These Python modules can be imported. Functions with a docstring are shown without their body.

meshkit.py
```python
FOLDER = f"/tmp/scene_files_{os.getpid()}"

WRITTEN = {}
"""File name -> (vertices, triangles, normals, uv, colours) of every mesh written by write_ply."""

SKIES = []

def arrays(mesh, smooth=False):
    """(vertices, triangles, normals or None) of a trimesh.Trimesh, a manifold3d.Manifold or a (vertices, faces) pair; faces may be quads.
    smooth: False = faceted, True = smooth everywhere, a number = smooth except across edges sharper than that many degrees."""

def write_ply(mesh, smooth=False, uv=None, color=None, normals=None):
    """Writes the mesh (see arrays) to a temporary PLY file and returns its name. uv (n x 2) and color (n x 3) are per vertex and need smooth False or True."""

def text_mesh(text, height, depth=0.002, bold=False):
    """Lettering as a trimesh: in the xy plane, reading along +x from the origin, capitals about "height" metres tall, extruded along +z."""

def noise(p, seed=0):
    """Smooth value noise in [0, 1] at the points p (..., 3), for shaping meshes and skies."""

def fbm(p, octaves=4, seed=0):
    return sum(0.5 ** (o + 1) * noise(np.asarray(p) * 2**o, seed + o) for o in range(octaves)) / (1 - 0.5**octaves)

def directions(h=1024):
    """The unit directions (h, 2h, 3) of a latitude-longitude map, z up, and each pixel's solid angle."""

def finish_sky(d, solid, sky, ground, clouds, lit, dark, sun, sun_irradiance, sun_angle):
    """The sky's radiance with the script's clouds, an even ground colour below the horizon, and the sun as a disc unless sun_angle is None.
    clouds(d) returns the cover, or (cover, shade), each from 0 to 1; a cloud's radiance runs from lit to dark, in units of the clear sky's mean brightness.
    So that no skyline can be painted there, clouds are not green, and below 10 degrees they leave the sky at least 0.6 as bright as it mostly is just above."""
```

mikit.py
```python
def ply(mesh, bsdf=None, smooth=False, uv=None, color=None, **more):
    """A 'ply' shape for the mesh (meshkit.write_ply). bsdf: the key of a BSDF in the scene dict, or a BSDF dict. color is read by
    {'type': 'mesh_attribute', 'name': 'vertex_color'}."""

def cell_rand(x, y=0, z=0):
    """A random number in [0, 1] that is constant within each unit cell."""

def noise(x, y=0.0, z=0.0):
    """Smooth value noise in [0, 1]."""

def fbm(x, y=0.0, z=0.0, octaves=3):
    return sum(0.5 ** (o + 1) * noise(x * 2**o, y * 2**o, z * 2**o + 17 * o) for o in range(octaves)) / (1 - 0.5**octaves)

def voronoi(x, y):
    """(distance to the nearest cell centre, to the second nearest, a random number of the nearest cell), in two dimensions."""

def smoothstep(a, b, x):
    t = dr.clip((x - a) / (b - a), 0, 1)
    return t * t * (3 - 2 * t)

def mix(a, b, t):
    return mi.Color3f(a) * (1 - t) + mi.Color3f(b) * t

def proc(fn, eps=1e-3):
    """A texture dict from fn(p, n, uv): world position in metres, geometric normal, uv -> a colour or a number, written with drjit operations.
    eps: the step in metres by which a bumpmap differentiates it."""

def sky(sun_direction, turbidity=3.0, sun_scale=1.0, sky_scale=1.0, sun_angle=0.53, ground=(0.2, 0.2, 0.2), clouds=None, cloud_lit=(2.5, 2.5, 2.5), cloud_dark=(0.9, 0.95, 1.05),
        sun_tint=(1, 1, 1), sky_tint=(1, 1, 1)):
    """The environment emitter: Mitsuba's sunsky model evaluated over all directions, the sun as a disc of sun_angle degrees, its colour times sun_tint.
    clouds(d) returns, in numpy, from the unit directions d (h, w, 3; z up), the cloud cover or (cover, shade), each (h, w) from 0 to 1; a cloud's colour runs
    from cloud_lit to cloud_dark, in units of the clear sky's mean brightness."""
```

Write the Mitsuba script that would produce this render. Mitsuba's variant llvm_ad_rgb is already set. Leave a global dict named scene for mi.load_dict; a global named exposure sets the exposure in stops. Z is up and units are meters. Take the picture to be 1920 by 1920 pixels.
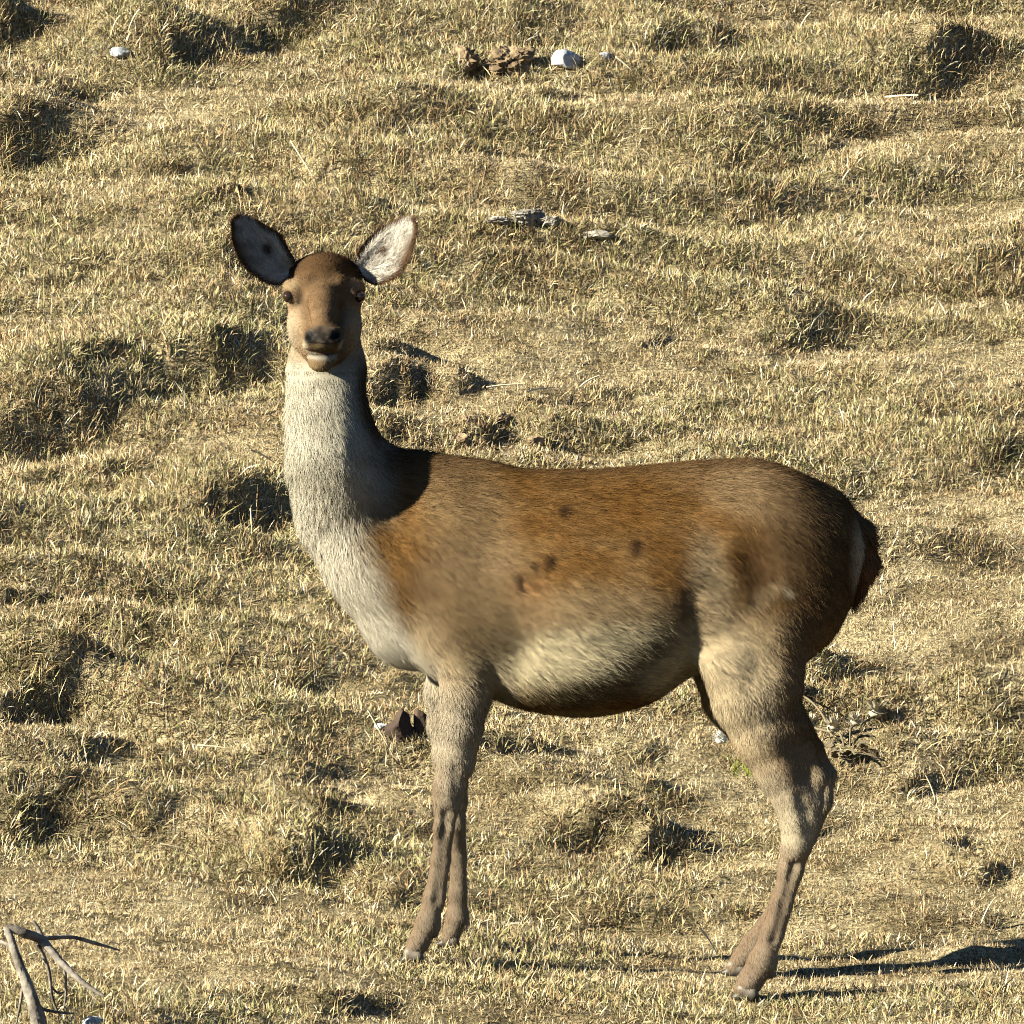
import math
import sys
import numpy as np
import trimesh
import manifold3d
import drjit as dr
import mitsuba as mi
import mikit
import meshkit
from scipy import sparse
from scipy.ndimage import map_coordinates
from scipy.interpolate import PchipInterpolator
from scipy.spatial import cKDTree

# ------------------------------------------------------------------ camera, sky, exposure
S = 0.00105                    # metres per photograph pixel at the deer
DIST, PITCH = 25.0, math.radians(4.0)
FOV = 2 * math.degrees(math.atan(960 * S / DIST))
RIGHT = np.array([1.0, 0, 0])
FWD = np.array([0, math.cos(PITCH), -math.sin(PITCH)])
UP = np.array([0, math.sin(PITCH), math.cos(PITCH)])
EYE = np.array([0, 0, 0.9 * math.cos(PITCH)]) - DIST * FWD
T = mi.ScalarTransform4f
SUN_AZ, SUN_EL = math.radians(73), math.radians(25)      # sun to the left of and behind the camera
SUN = np.array([-math.sin(SUN_AZ) * math.cos(SUN_EL), -math.cos(SUN_AZ) * math.cos(SUN_EL), math.sin(SUN_EL)])
exposure = 5.00
TONE = 0.41                    # all organic albedos: dry straw and deer hair are darker than they look in the sun
scene, labels = {}, {}
scene['camera'] = {'type': 'perspective', 'fov': FOV, 'near_clip': 1.0, 'far_clip': 500.0,
                   'to_world': T().look_at(origin=EYE.tolist(), target=(EYE + FWD).tolist(), up=[0, 0, 1])}
scene['sky'] = mikit.sky(SUN.tolist(), turbidity=2.5, sky_scale=0.19, sky_tint=(0.75, 0.95, 1.25), sun_tint=(0.82, 1.0, 1.30), ground=(0.13, 0.10, 0.06))


def label(key, text=None, cat=None, group=None, kind=None):
    labels[key] = {k: v for k, v in (('label', text), ('category', cat), ('group', group), ('kind', kind)) if v}


def coloured(mesh, bsdf, color, normals=None, smooth=True):
    if normals is None:
        return mikit.ply(mesh, bsdf, smooth=smooth, color=color)
    path = meshkit.write_ply(mesh, False, None, color, normals=normals)
    return {'type': 'ply', 'filename': path, 'face_normals': False, 'bsdf': {'type': 'ref', 'id': bsdf}}


def sstep(a, b, x):
    t = np.clip((x - a) / (b - a), 0, 1)
    return t * t * (3 - 2 * t)


def lerp(a, b, t):
    return np.asarray(a, float) * (1 - t[..., None]) + np.asarray(b, float) * t[..., None]


ATTR = {'type': 'mesh_attribute', 'name': 'vertex_color'}

# ------------------------------------------------------------------ materials


def soil_colour(p, n, uv):
    """Matted dead leaves over earth: crossed fibres, paler and darker by patches."""
    a = mikit.fbm(p.x * 9, p.y * 9, p.z * 9, 4)
    wx, wy = p.x + 0.02 * mikit.noise(p.x * 30, p.y * 30, 5), p.y + 0.02 * mikit.noise(p.x * 30, p.y * 30, 9)
    f1 = mikit.fbm(wx * 520, wy * 130, p.z * 200, 2)
    f2 = mikit.fbm((wx + wy) * 110 + 7, (wx - wy) * 430, p.z * 200, 2)
    f3 = mikit.fbm((wx - wy) * 120 + 3, (wx + wy) * 470, p.z * 200, 2)
    f = dr.maximum(f1, dr.maximum(f2, f3))
    c = mikit.mix((0.22, 0.175, 0.095), (0.44, 0.36, 0.21), mikit.smoothstep(0.3, 0.7, a))
    return c * (0.22 + 1.25 * mikit.smoothstep(0.45, 0.85, f)) * TONE


def soil_bump(p, n, uv):
    return mikit.fbm(p.x * 60, p.y * 60, p.z * 60, 4)


def stone_colour(p, n, uv):
    a = mikit.fbm(p.x * 30, p.y * 30, p.z * 30, 4)
    b = mikit.fbm(p.x * 140 + 3, p.y * 140, p.z * 140, 3)
    return mikit.mix((0.21, 0.22, 0.235), (0.37, 0.375, 0.37), mikit.smoothstep(0.3, 0.7, a)) * (0.7 + 0.6 * b) * (TONE / 0.62)


def grey_stone_colour(p, n, uv):
    a = mikit.fbm(p.x * 30, p.y * 30, p.z * 30, 4)
    b = mikit.fbm(p.x * 140 + 3, p.y * 140, p.z * 140, 3)
    return mikit.mix((0.12, 0.11, 0.09), (0.24, 0.215, 0.18), mikit.smoothstep(0.3, 0.7, a)) * (0.7 + 0.6 * b) * (TONE / 0.62)


def earth_colour(p, n, uv):
    a = mikit.fbm(p.x * 25, p.y * 25, p.z * 25, 4)
    b = mikit.fbm(p.x * 120 + 3, p.y * 120, p.z * 120, 3)
    return mikit.mix((0.085, 0.058, 0.03), (0.20, 0.145, 0.085), mikit.smoothstep(0.3, 0.7, a)) * (0.6 + 0.8 * b) * (TONE / 0.62)


def peat_colour(p, n, uv):
    b = mikit.fbm(p.x * 120 + 3, p.y * 120, p.z * 40, 3)
    return mikit.mix((0.010, 0.007, 0.005), (0.035, 0.021, 0.013), b)


def bark_colour(p, n, uv):
    a = mikit.fbm(p.x * 40, p.y * 40, p.z * 40, 3)
    b = mikit.fbm(p.x * 300, p.y * 120, p.z * 120, 3)
    return mikit.mix((0.06, 0.05, 0.04), (0.17, 0.15, 0.125), mikit.smoothstep(0.25, 0.75, a)) * (0.65 + 0.7 * b) * (TONE / 0.62)


def rough(fn, scale, freq, r=0.9):
    def bump(p, n, uv):
        return mikit.fbm(p.x * freq, p.y * freq, p.z * freq, 4)
    return {'type': 'bumpmap', 'scale': scale, 'bump': mikit.proc(bump, eps=2e-3),
            'bsdf': {'type': 'principled', 'base_color': mikit.proc(fn), 'roughness': r, 'specular': 0.2}}


scene['soil_material'] = {'type': 'diffuse', 'reflectance': mikit.proc(soil_colour)}
scene['stone_material'] = rough(stone_colour, 0.004, 60)
scene['grey_stone_material'] = rough(grey_stone_colour, 0.005, 60)
scene['earth_material'] = rough(earth_colour, 0.006, 80)
scene['peat_material'] = rough(peat_colour, 0.006, 70)
scene['bark_material'] = rough(bark_colour, 0.002, 200)
scene['grass_material'] = {'type': 'twosided', 'bsdf': {'type': 'diffuse', 'reflectance': ATTR}}
scene['hair_material'] = {'type': 'twosided', 'bsdf': {'type': 'diffuse', 'reflectance': ATTR}}
scene['skin_material'] = {'type': 'diffuse', 'reflectance': ATTR}
scene['nose_material'] = {'type': 'principled', 'base_color': ATTR, 'roughness': 0.6, 'specular': 0.03}
scene['eye_material'] = {'type': 'principled', 'base_color': {'type': 'rgb', 'value': [0.010, 0.005, 0.003]}, 'roughness': 0.07, 'specular': 0.35}
scene['hoof_material'] = {'type': 'principled', 'base_color': ATTR, 'roughness': 0.5, 'specular': 0.15}

# ------------------------------------------------------------------ terrain


def base_height(x, y):
    """The deer's bench and the slope that climbs behind it, in terraces trodden along the contour."""
    near = 0.064 * y + 0.0125
    t = np.maximum(y - 0.35, 0)
    rise = 0.20 * (np.sqrt(t * t + 0.25) - 0.5)
    across = -0.088 * x + 0.138 * np.logaddexp(0, (x - 0.60) * 8) / 8 - 0.05 * np.logaddexp(0, (-0.6 - x) * 6) / 6
    across = across * (1 - 0.6 * sstep(1.0, 4.0, y))
    q = np.stack([x, y, 0 * x], -1)
    n = meshkit.fbm(q * [0.45, 0.7, 1], 3, 5)
    ph = 1.75 * y + 0.30 * x + 3.0 * (n - 0.5)
    fr = ph - np.floor(ph)
    amp = 0.040 + 0.085 * sstep(0.30, 0.68, meshkit.fbm(q * [0.9, 1.2, 1] + [3, 1, np.pi], 3, 15))
    terr = (sstep(0.0, 0.38, fr) - fr) * amp * sstep(0.3, 1.0, y)
    far = 0.35 * (meshkit.fbm(np.stack([x * 0.13, y * 0.13, 0 * x + 2], -1), 3, 9) - 0.5) * sstep(8, 25, np.hypot(x, y))
    return near + rise + across + terr + far


PITS = []       # (x, y, half widths, depth): the burrow's mouth
LUMPS = []      # (x, y, facing angle, half length, height, back length, face width): turf banks with one steep side


def detail_height(x, y):
    p = np.stack([x, y, 0 * x], -1)
    big = meshkit.fbm(p * [1.3, 2.6, 1], 3, 21) - 0.5
    mid = meshkit.fbm(p * [4.5, 9.0, 1], 3, 31) - 0.5
    fine = meshkit.fbm(p * 24, 2, 41) - 0.5
    quiet = 1 - 0.85 * np.exp(-(((x - 0.1) / 0.9) ** 2 + ((y - 0.0) / 0.35) ** 2))
    return quiet * (0.075 * big + 0.045 * mid) + 0.014 * fine


def lump_height(x, y):
    h = np.zeros_like(x)
    for (lx, ly, psi, ln, H, back, face) in LUMPS:
        near = (np.abs(x - lx) < ln * 1.6 + back * 2) & (np.abs(y - ly) < ln * 1.6 + back * 2)
        if not near.any():
            continue
        dx, dy = x[near] - lx, y[near] - ly
        wob = min(1.3 * ln, 0.17) * (meshkit.fbm(np.stack([x[near] * 8, y[near] * 8, 0 * dx], -1), 3, 77) - 0.5)
        wob = wob + 0.055 * (meshkit.fbm(np.stack([x[near] * 34, y[near] * 34, 0 * dx], -1), 2, 78) - 0.5)
        b = dx * math.sin(psi) - dy * math.cos(psi) + wob
        a = dx * math.cos(psi) + dy * math.sin(psi)
        along = np.exp(-(np.abs(a) / ln) ** 2.2) * np.clip(1 - 0.45 * a / ln, 0.2, 1.5)
        prof = np.where(b < 0, np.exp(-(b / back) ** 2), 0) + np.where(b >= 0, 1 - sstep(0, face, b), 0)
        dip = -0.35 * np.exp(-((b - face * 1.4) / (face * 1.6 + 0.02)) ** 2)
        h[near] += H * along * (prof + dip)
    return h


def ground_height(x, y):
    x, y = np.broadcast_arrays(np.asarray(x, float), np.asarray(y, float))
    h = base_height(x, y) + detail_height(x, y) + lump_height(x, y)
    for px_, py_, rx_, ry_, dp_ in PITS:
        h = h - dp_ * np.exp(-(((x - px_) / rx_) ** 2 + ((y - py_) / ry_) ** 2) ** 2)
    return h


def pixel_ray(px, py):
    d = FWD + RIGHT * ((px - 960) * S / DIST) + UP * ((960 - py) * S / DIST)
    return d / np.linalg.norm(d)


def on_ground(px, py, height=None):
    """The point of the ground that the photograph shows at this pixel."""
    height = height or ground_height
    d = pixel_ray(px, py)
    t = np.linspace(22.5, 40, 3501)
    p = EYE + d * t[:, None]
    below = p[:, 2] < height(p[:, 0], p[:, 1])
    i = int(np.argmax(below)) if below.any() else len(t) - 1
    return p[i]


# turf banks: photograph pixel of the steep side's middle, facing (degrees to the right), half length, height, back, face
for px, py, psi, ln, H, back, face in [
    (440, 690, 26, 0.22, 0.13, 0.30, 0.07), (240, 720, 36, 0.22, 0.07, 0.3, 0.10), (70, 800, 36, 0.16, 0.10, 0.3, 0.09),
    (770, 735, 26, 0.17, 0.12, 0.28, 0.07), (475, 955, 30, 0.15, 0.14, 0.25, 0.07), (100, 1325, 26, 0.16, 0.12, 0.3, 0.06), (60, 1515, 32, 0.15, 0.10, 0.3, 0.07), (220, 1530, 30, 0.10, 0.05, 0.2, 0.05),
    (600, 1618, 30, 0.09, 0.10, 0.2, 0.05), (600, 1520, 34, 0.06, 0.05, 0.2, 0.04), (1775, 122, 30, 0.15, 0.12, 0.30, 0.07), (60, 262, 26, 0.20, 0.11, 0.35, 0.06),
    (340, 70, 34, 0.14, 0.10, 0.3, 0.08), (510, 30, 34, 0.14, 0.10, 0.3, 0.08), (20, 30, 34, 0.14, 0.1, 0.3, 0.06),
    (1430, 290, 34, 0.22, 0.08, 0.3, 0.09), (1520, 620, 36, 0.12, 0.07, 0.25, 0.08), (1130, 1560, 30, 0.10, 0.09, 0.2, 0.05), (1240, 1590, 32, 0.07, 0.10, 0.2, 0.04),
    (1730, 1473, 28, 0.10, 0.05, 0.2, 0.03), (1850, 1650, 34, 0.04, 0.05, 0.15, 0.03), (1780, 1590, 34, 0.08, 0.04, 0.15, 0.04), (1550, 1275, 36, 0.06, 0.06, 0.15, 0.03),
    (910, 800, 34, 0.08, 0.06, 0.2, 0.05), (1070, 812, 34, 0.07, 0.06, 0.2, 0.04), (880, 290, 34, 0.14, 0.05, 0.25, 0.06), (760, 250, 34, 0.14, 0.05, 0.25, 0.06),
    (1870, 830, 34, 0.10, 0.04, 0.2, 0.05), (1290, 60, 34, 0.14, 0.07, 0.25, 0.06), (1000, 45, 34, 0.12, 0.05, 0.25, 0.06), (70, 170, 34, 0.14, 0.05, 0.25, 0.06),
    (560, 1290, 34, 0.09, 0.05, 0.2, 0.05), (250, 1170, 34, 0.10, 0.04, 0.2, 0.05), (440, 1250, 34, 0.08, 0.04, 0.2, 0.05),
    (1860, 1330, 34, 0.07, 0.04, 0.15, 0.04), (1210, 1420, 34, 0.06, 0.03, 0.15, 0.04), (690, 390, 28, 0.08, 0.04, 0.2, 0.03), (530, 1870, 34, 0.04, 0.02, 0.1, 0.03),
]:
    q = on_ground(px, py, base_height)
    LUMPS.append((q[0], q[1], math.radians(psi), ln, H * 0.70, back, face * 1.2))
q = on_ground(896, 112, base_height)
PITS.append((q[0], q[1], 0.040, 0.075, 0.10))
rl = np.random.default_rng(5)
for i in range(150):
    y = rl.uniform(-1.3, 8.8)
    x = rl.uniform(-1.3, 1.4)
    if abs(x) < 0.9 and abs(y) < 0.35:
        continue
    k = rl.uniform(0, 1) ** 2
    LUMPS.append((x, y, math.radians(rl.uniform(10, 60)), 0.04 + 0.10 * k, 0.010 + 0.022 * k, 0.05 + 0.12 * k, 0.02 + 0.03 * k))


def axis_steps(lo, hi, step, out):
    inner = np.arange(lo, hi + step / 2, step)
    grow, g = [], step
    while sum(grow) < out:
        g *= 1.22
        grow.append(g)
    grow = np.cumsum(grow)
    return np.concatenate([lo - grow[::-1], inner, inner[-1] + grow])


gx, gy = axis_steps(-1.55, 1.75, 0.022, 60), axis_steps(-1.6, 9.6, 0.022, 60)
GX, GY = np.meshgrid(gx, gy)
GZ = ground_height(GX, GY)
nx, ny = len(gx), len(gy)
ii, jj = np.meshgrid(np.arange(nx - 1), np.arange(ny - 1))
c0 = (jj * nx + ii).ravel()
ground_faces = np.stack([c0, c0 + 1, c0 + nx + 1, c0 + nx], 1)
scene['ground'] = mikit.ply((np.stack([GX, GY, GZ], -1).reshape(-1, 3), ground_faces), 'soil_material', smooth=True)
label('ground', kind='structure')

# ------------------------------------------------------------------ grass


HX, HY = np.arange(-1.6, 1.76, 0.012), np.arange(-1.5, 9.5, 0.012)
HZ = ground_height(*np.meshgrid(HX, HY))


def turf_height(x, y):
    return map_coordinates(HZ, [(y - HY[0]) / 0.012, (x - HX[0]) / 0.012], order=1, mode='nearest')


def grass(count, seed):
    """Short dry turf: curved blades in small tufts."""
    r = np.random.default_rng(seed)
    x0, x1, y0, y1 = -1.45, 1.6, -1.35, 9.3
    tufts = count // 6
    tx, ty = r.uniform(x0, x1, tufts), r.uniform(y0, y1, tufts)
    e = 0.012
    h0 = turf_height(tx, ty)
    area = np.sqrt(1 + ((turf_height(tx + e, ty) - h0) / e) ** 2 + ((turf_height(tx, ty + e) - h0) / e) ** 2)
    riser = sstep(0.24, 0.50, (turf_height(tx, ty + 0.03) - turf_height(tx, ty - 0.03)) / 0.06)       # the steep fronts of the terraces carry rougher turf
    keep = r.random(tufts) < np.minimum(area, 1.8) / 1.8
    tx, ty, area, riser = tx[keep], ty[keep], area[keep], riser[keep]
    tufts = len(tx)
    keep = (np.abs(tx) < 1.09 + 0.043 * ty) | (r.random(tufts) < 0.35)
    keep &= r.random(tufts) < 0.72 + 0.28 * sstep(1.0, 3.0, ty)
    tx, ty, area, riser = tx[keep], ty[keep], area[keep], riser[keep]
    P = np.stack([tx, ty, 0 * tx], -1)
    n = len(tx)
    tone = meshkit.fbm(P * [1.6, 2.6, 1], 3, 62)
    for cx, cy, rx, ry, g in LUSH:                                     # greener, longer turf on the sheltered banks
        tone = tone + g * np.exp(-((tx - cx) / rx) ** 2 - ((ty - cy) / ry) ** 2)
    tone2 = meshkit.fbm(P * [6, 9, 1] + 3.3, 3, 63)
    thin = meshkit.fbm(P * [11, 15, 1] + 1.3, 2, 64)
    keep = r.random(n) < 0.80 + 0.20 * sstep(0.32, 0.50, thin)
    tx, ty, P, tone, tone2, area, riser = tx[keep], ty[keep], P[keep], tone[keep], tone2[keep], area[keep], riser[keep]
    tone, tone2 = tone - 0.04 + 0.17 * riser, tone2 - 0.02 + 0.12 * riser
    n = len(tx)
    pal = np.array([[0.72, 0.60, 0.39], [0.65, 0.495, 0.27], [0.40, 0.275, 0.15], [0.34, 0.315, 0.145], [0.64, 0.58, 0.45], [0.33, 0.19, 0.105], [0.17, 0.205, 0.075]])
    w = np.stack([0.9 + 0 * tone, 0.75 + 0 * tone, 0.25 + 1.1 * sstep(0.46, 0.68, tone2), 0.16 + 1.1 * sstep(0.46, 0.68, tone), 0.55 + 0 * tone, 0.10 + 0.5 * sstep(0.55, 0.75, tone2),
                  0.02 + 0.25 * sstep(0.56, 0.72, tone)], 1)
    w /= w.sum(1, keepdims=True)
    cdf = np.cumsum(w, 1)
    per = r.integers(5, 14, n)
    idx = np.repeat(np.arange(n), per)
    m = len(idx)
    pick = (r.random(m)[:, None] * 0.5 + r.random(n)[idx][:, None] * 0.5 > cdf[idx]).sum(1).clip(0, 6)
    col = pal[pick] * (0.75 + 0.5 * r.random((m, 1))) * (0.84 + 0.32 * r.random((n, 1))[idx])
    spread = 0.014 * np.sqrt(r.random(m))
    ang = r.random(m) * 2 * np.pi
    bx, by = tx[idx] + spread * np.cos(ang), ty[idx] + spread * np.sin(ang)
    bz = turf_height(bx, by)
    size = (0.7 + 0.6 * r.random(n))[idx] * ((0.8 + 0.6 * sstep(0.40, 0.7, tone)) * (1 + 0.5 * sstep(1.1, 1.5, area)))[idx]
    L = (0.008 + 0.013 * r.random(m)) * size
    L *= np.where(r.random(m) < 0.015, 2.2, 1)
    for fx, fy in FEET:
        L *= 1 - 0.5 * np.exp(-((bx - fx) ** 2 + (by - fy) ** 2) / 0.055 ** 2)
    W = 0.0006 + 0.0008 * r.random(m)
    azi = ang + r.normal(0, 1.0, m)
    tilt = np.clip(np.abs(r.normal(0.85, 0.45, m)), 0, 1.55)
    hx, hy = np.cos(azi), np.sin(azi)
    base = np.stack([bx, by, bz - 0.002], 1)
    d1 = np.stack([np.sin(tilt * 0.86) * hx, np.sin(tilt * 0.86) * hy, np.cos(tilt * 0.86)], 1)
    t2 = np.clip(tilt * 1.14, 0, 1.65)
    d2 = np.stack([np.sin(t2) * hx, np.sin(t2) * hy, np.cos(t2)], 1)
    mid = base + d1 * (0.5 * L)[:, None]
    tip = mid + d2 * (0.5 * L)[:, None]
    tw = r.random(m) * 2 * np.pi
    side = np.stack([np.cos(tw), np.sin(tw), 0 * tw], 1)
    side -= d1 * (side * d1).sum(1, keepdims=True)
    side /= np.linalg.norm(side, axis=1, keepdims=True) + 1e-9
    sw = side * W[:, None]
    N = np.cross(side, d1)
    N *= np.where(N[:, 2:] < 0, -1, 1)
    N = N + np.array([0, 0, 0.5])
    N /= np.linalg.norm(N, axis=1, keepdims=True)
    col = col * TONE
    K = (L > np.quantile(L, 0.80)) | (r.random(m) < 0.05)          # the longer blades bend, the short ones are straight
    V = np.stack([base, mid - sw, mid + sw, tip], 1)[K]
    C = np.stack([col * 0.8, col, col, np.minimum(col * 1.12, 0.75)], 1)[K]
    k = len(V)
    F = np.array([[0, 2, 1], [1, 2, 3]])[None] + (np.arange(k) * 4)[:, None, None]
    J = ~K
    V2 = np.stack([base - 0.9 * sw, base + 0.9 * sw, base * 0.1 + tip * 0.9], 1)[J]
    C2 = np.stack([col * 0.92, col * 0.92, np.minimum(col * 1.12, 0.75)], 1)[J]
    j = len(V2)
    F2 = np.arange(3 * j).reshape(-1, 3) + 4 * k
    return (np.vstack([V.reshape(-1, 3), V2.reshape(-1, 3)]), np.vstack([F.reshape(-1, 3), F2]),
            np.vstack([np.repeat(N[K], 4, 0), np.repeat(N[J], 3, 0)]), np.vstack([C.reshape(-1, 3), C2.reshape(-1, 3)]))


LUSH = [(*on_ground(px, py)[:2], rx, ry, g) for px, py, rx, ry, g in ((240, 720, 0.35, 0.35, 0.22), (60, 800, 0.22, 0.3, 0.22), (420, 720, 0.2, 0.25, 0.15), (380, 60, 0.4, 0.35, 0.16), (1450, 300, 0.3, 0.3, 0.16), (1500, 620, 0.25, 0.3, 0.14),
                                                                 (760, 250, 0.4, 0.3, 0.12), (1000, 40, 0.5, 0.35, 0.16), (790, 20, 0.2, 0.2, 0.3), (430, 960, 0.25, 0.2, 0.12), (60, 1500, 0.2, 0.3, 0.15), (1200, 1560, 0.3, 0.2, 0.08))]
FEET = [on_ground(*q)[:2] for q in ((768, 1800), (838, 1777), (1393, 1864), (1374, 1830))]
gv, gf, gn, gc = grass(2_450_000, 7)
print('blades', len(gf), len(gv), file=sys.stderr)
scene['grass'] = coloured((gv, gf), 'grass_material', gc, normals=gn)
label('grass', 'short dry straw coloured grass covering the whole slope', 'grass', kind='stuff')

# ------------------------------------------------------------------ the deer: a distance field built in the photograph's pixel units, turned to metres


class Field:
    """Smooth union of rounded limbs; coordinates: x right, y away from the camera, z = minus the pixel row, all in photograph pixels."""

    def __init__(self):
        self.prims = []

    def cone(self, a, ra, b, rb, k=14, sy=1.0, cut=False):
        a, b = np.array([a[0], a[2], -a[1]], float), np.array([b[0], b[2], -b[1]], float)
        m = max(ra, rb)
        ext = np.array([m, m * sy, m]) + k + 22
        self.prims.append(('cone', np.minimum(a, b) - ext, np.maximum(a, b) + ext, (a, ra, b, rb, sy), k, cut))

    def chain(self, pts, k=14, sy=1.0):
        for p, q in zip(pts[:-1], pts[1:]):
            self.cone(p[:3], p[3], q[:3], q[3], k, sy)

    def ell(self, c, r, k=20, rot=0.0, cut=False):
        c, r = np.array([c[0], c[2], -c[1]], float), np.array([r[0], r[2], r[1]], float)
        e = np.full(3, r.max()) + k + 22
        self.prims.append(('ell', c - e, c + e, (c, r, math.radians(rot)), k, cut))

    def loft(self, xs, top, bot, wid, k=20):
        xs = np.array(xs, float)
        ft, fb, fw = (PchipInterpolator(xs, np.array(v, float)) for v in (top, bot, wid))
        lo = np.array([xs[0], -max(wid) - k - 30, -max(bot) - k - 30])
        hi = np.array([xs[-1], max(wid) + k + 30, -min(top) + k + 30])
        self.prims.append(('loft', lo, hi, (ft, fb, fw), k, False))

    @staticmethod
    def distance(kind, a, p):
        if kind == 'cone':
            A, ra, B, rb, sy = a
            q = p.copy()
            if sy != 1.0:
                ym = A[1] + (B[1] - A[1]) * np.clip(((p[:, [0, 2]] - A[[0, 2]]) @ (B - A)[[0, 2]]) / (((B - A)[[0, 2]] ** 2).sum() + 1e-6), 0, 1)
                q[:, 1] = ym + (p[:, 1] - ym) / sy
            ab = B - A
            t = np.clip((q - A) @ ab / (ab @ ab + 1e-6), 0, 1)
            d = np.linalg.norm(q - A - t[:, None] * ab, axis=1) - (ra + (rb - ra) * t)
            return d * min(1.0, sy)
        if kind == 'ell':
            c, r, rot = a
            q = p - c
            if rot:
                q = np.stack([q[:, 0] * math.cos(rot) + q[:, 2] * math.sin(rot), q[:, 1], -q[:, 0] * math.sin(rot) + q[:, 2] * math.cos(rot)], 1)
            k0 = np.linalg.norm(q / r, axis=1)
            k1 = np.linalg.norm(q / r ** 2, axis=1)
            return k0 * (k0 - 1) / np.maximum(k1, 1e-6)
        ft, fb, fw = a
        top, bot, w = ft(p[:, 0]), fb(p[:, 0]), fw(p[:, 0])
        zc, hh = -(top + bot) / 2, (bot - top) / 2
        u = (p[:, 2] - zc) / hh
        uu = np.clip(u, -1.2, 1.2)
        w = w * (1.03 - (0.22 + 0.24 * (1 - sstep(740, 1080, p[:, 0]))) * (uu + np.sqrt(uu * uu + 0.12)) / 2)
        q = np.stack([p[:, 1], p[:, 2] - zc], 1)
        r = np.stack([w, hh], 1)
        k0 = (np.abs(q / r) ** 2.25).sum(1) ** (1 / 2.25)
        k1 = np.linalg.norm(q / r ** 2, axis=1)
        return k0 * (k0 - 1) / np.maximum(k1, 1e-6)

    def __call__(self, p):
        d = np.full(len(p), 60.0)
        for kind, lo, hi, a, k, cut in self.prims:
            sel = np.nonzero(((p >= lo) & (p <= hi)).all(1))[0]
            if not len(sel):
                continue
            e = self.distance(kind, a, p[sel])
            c = d[sel]
            if cut:
                e = -e
                h = np.maximum(k - np.abs(c - e), 0) / k
                d[sel] = np.maximum(c, e) + h * h * k * 0.25
            else:
                h = np.maximum(k - np.abs(c - e), 0) / k
                d[sel] = np.minimum(c, e) - h * h * k * 0.25
        return d


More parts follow.
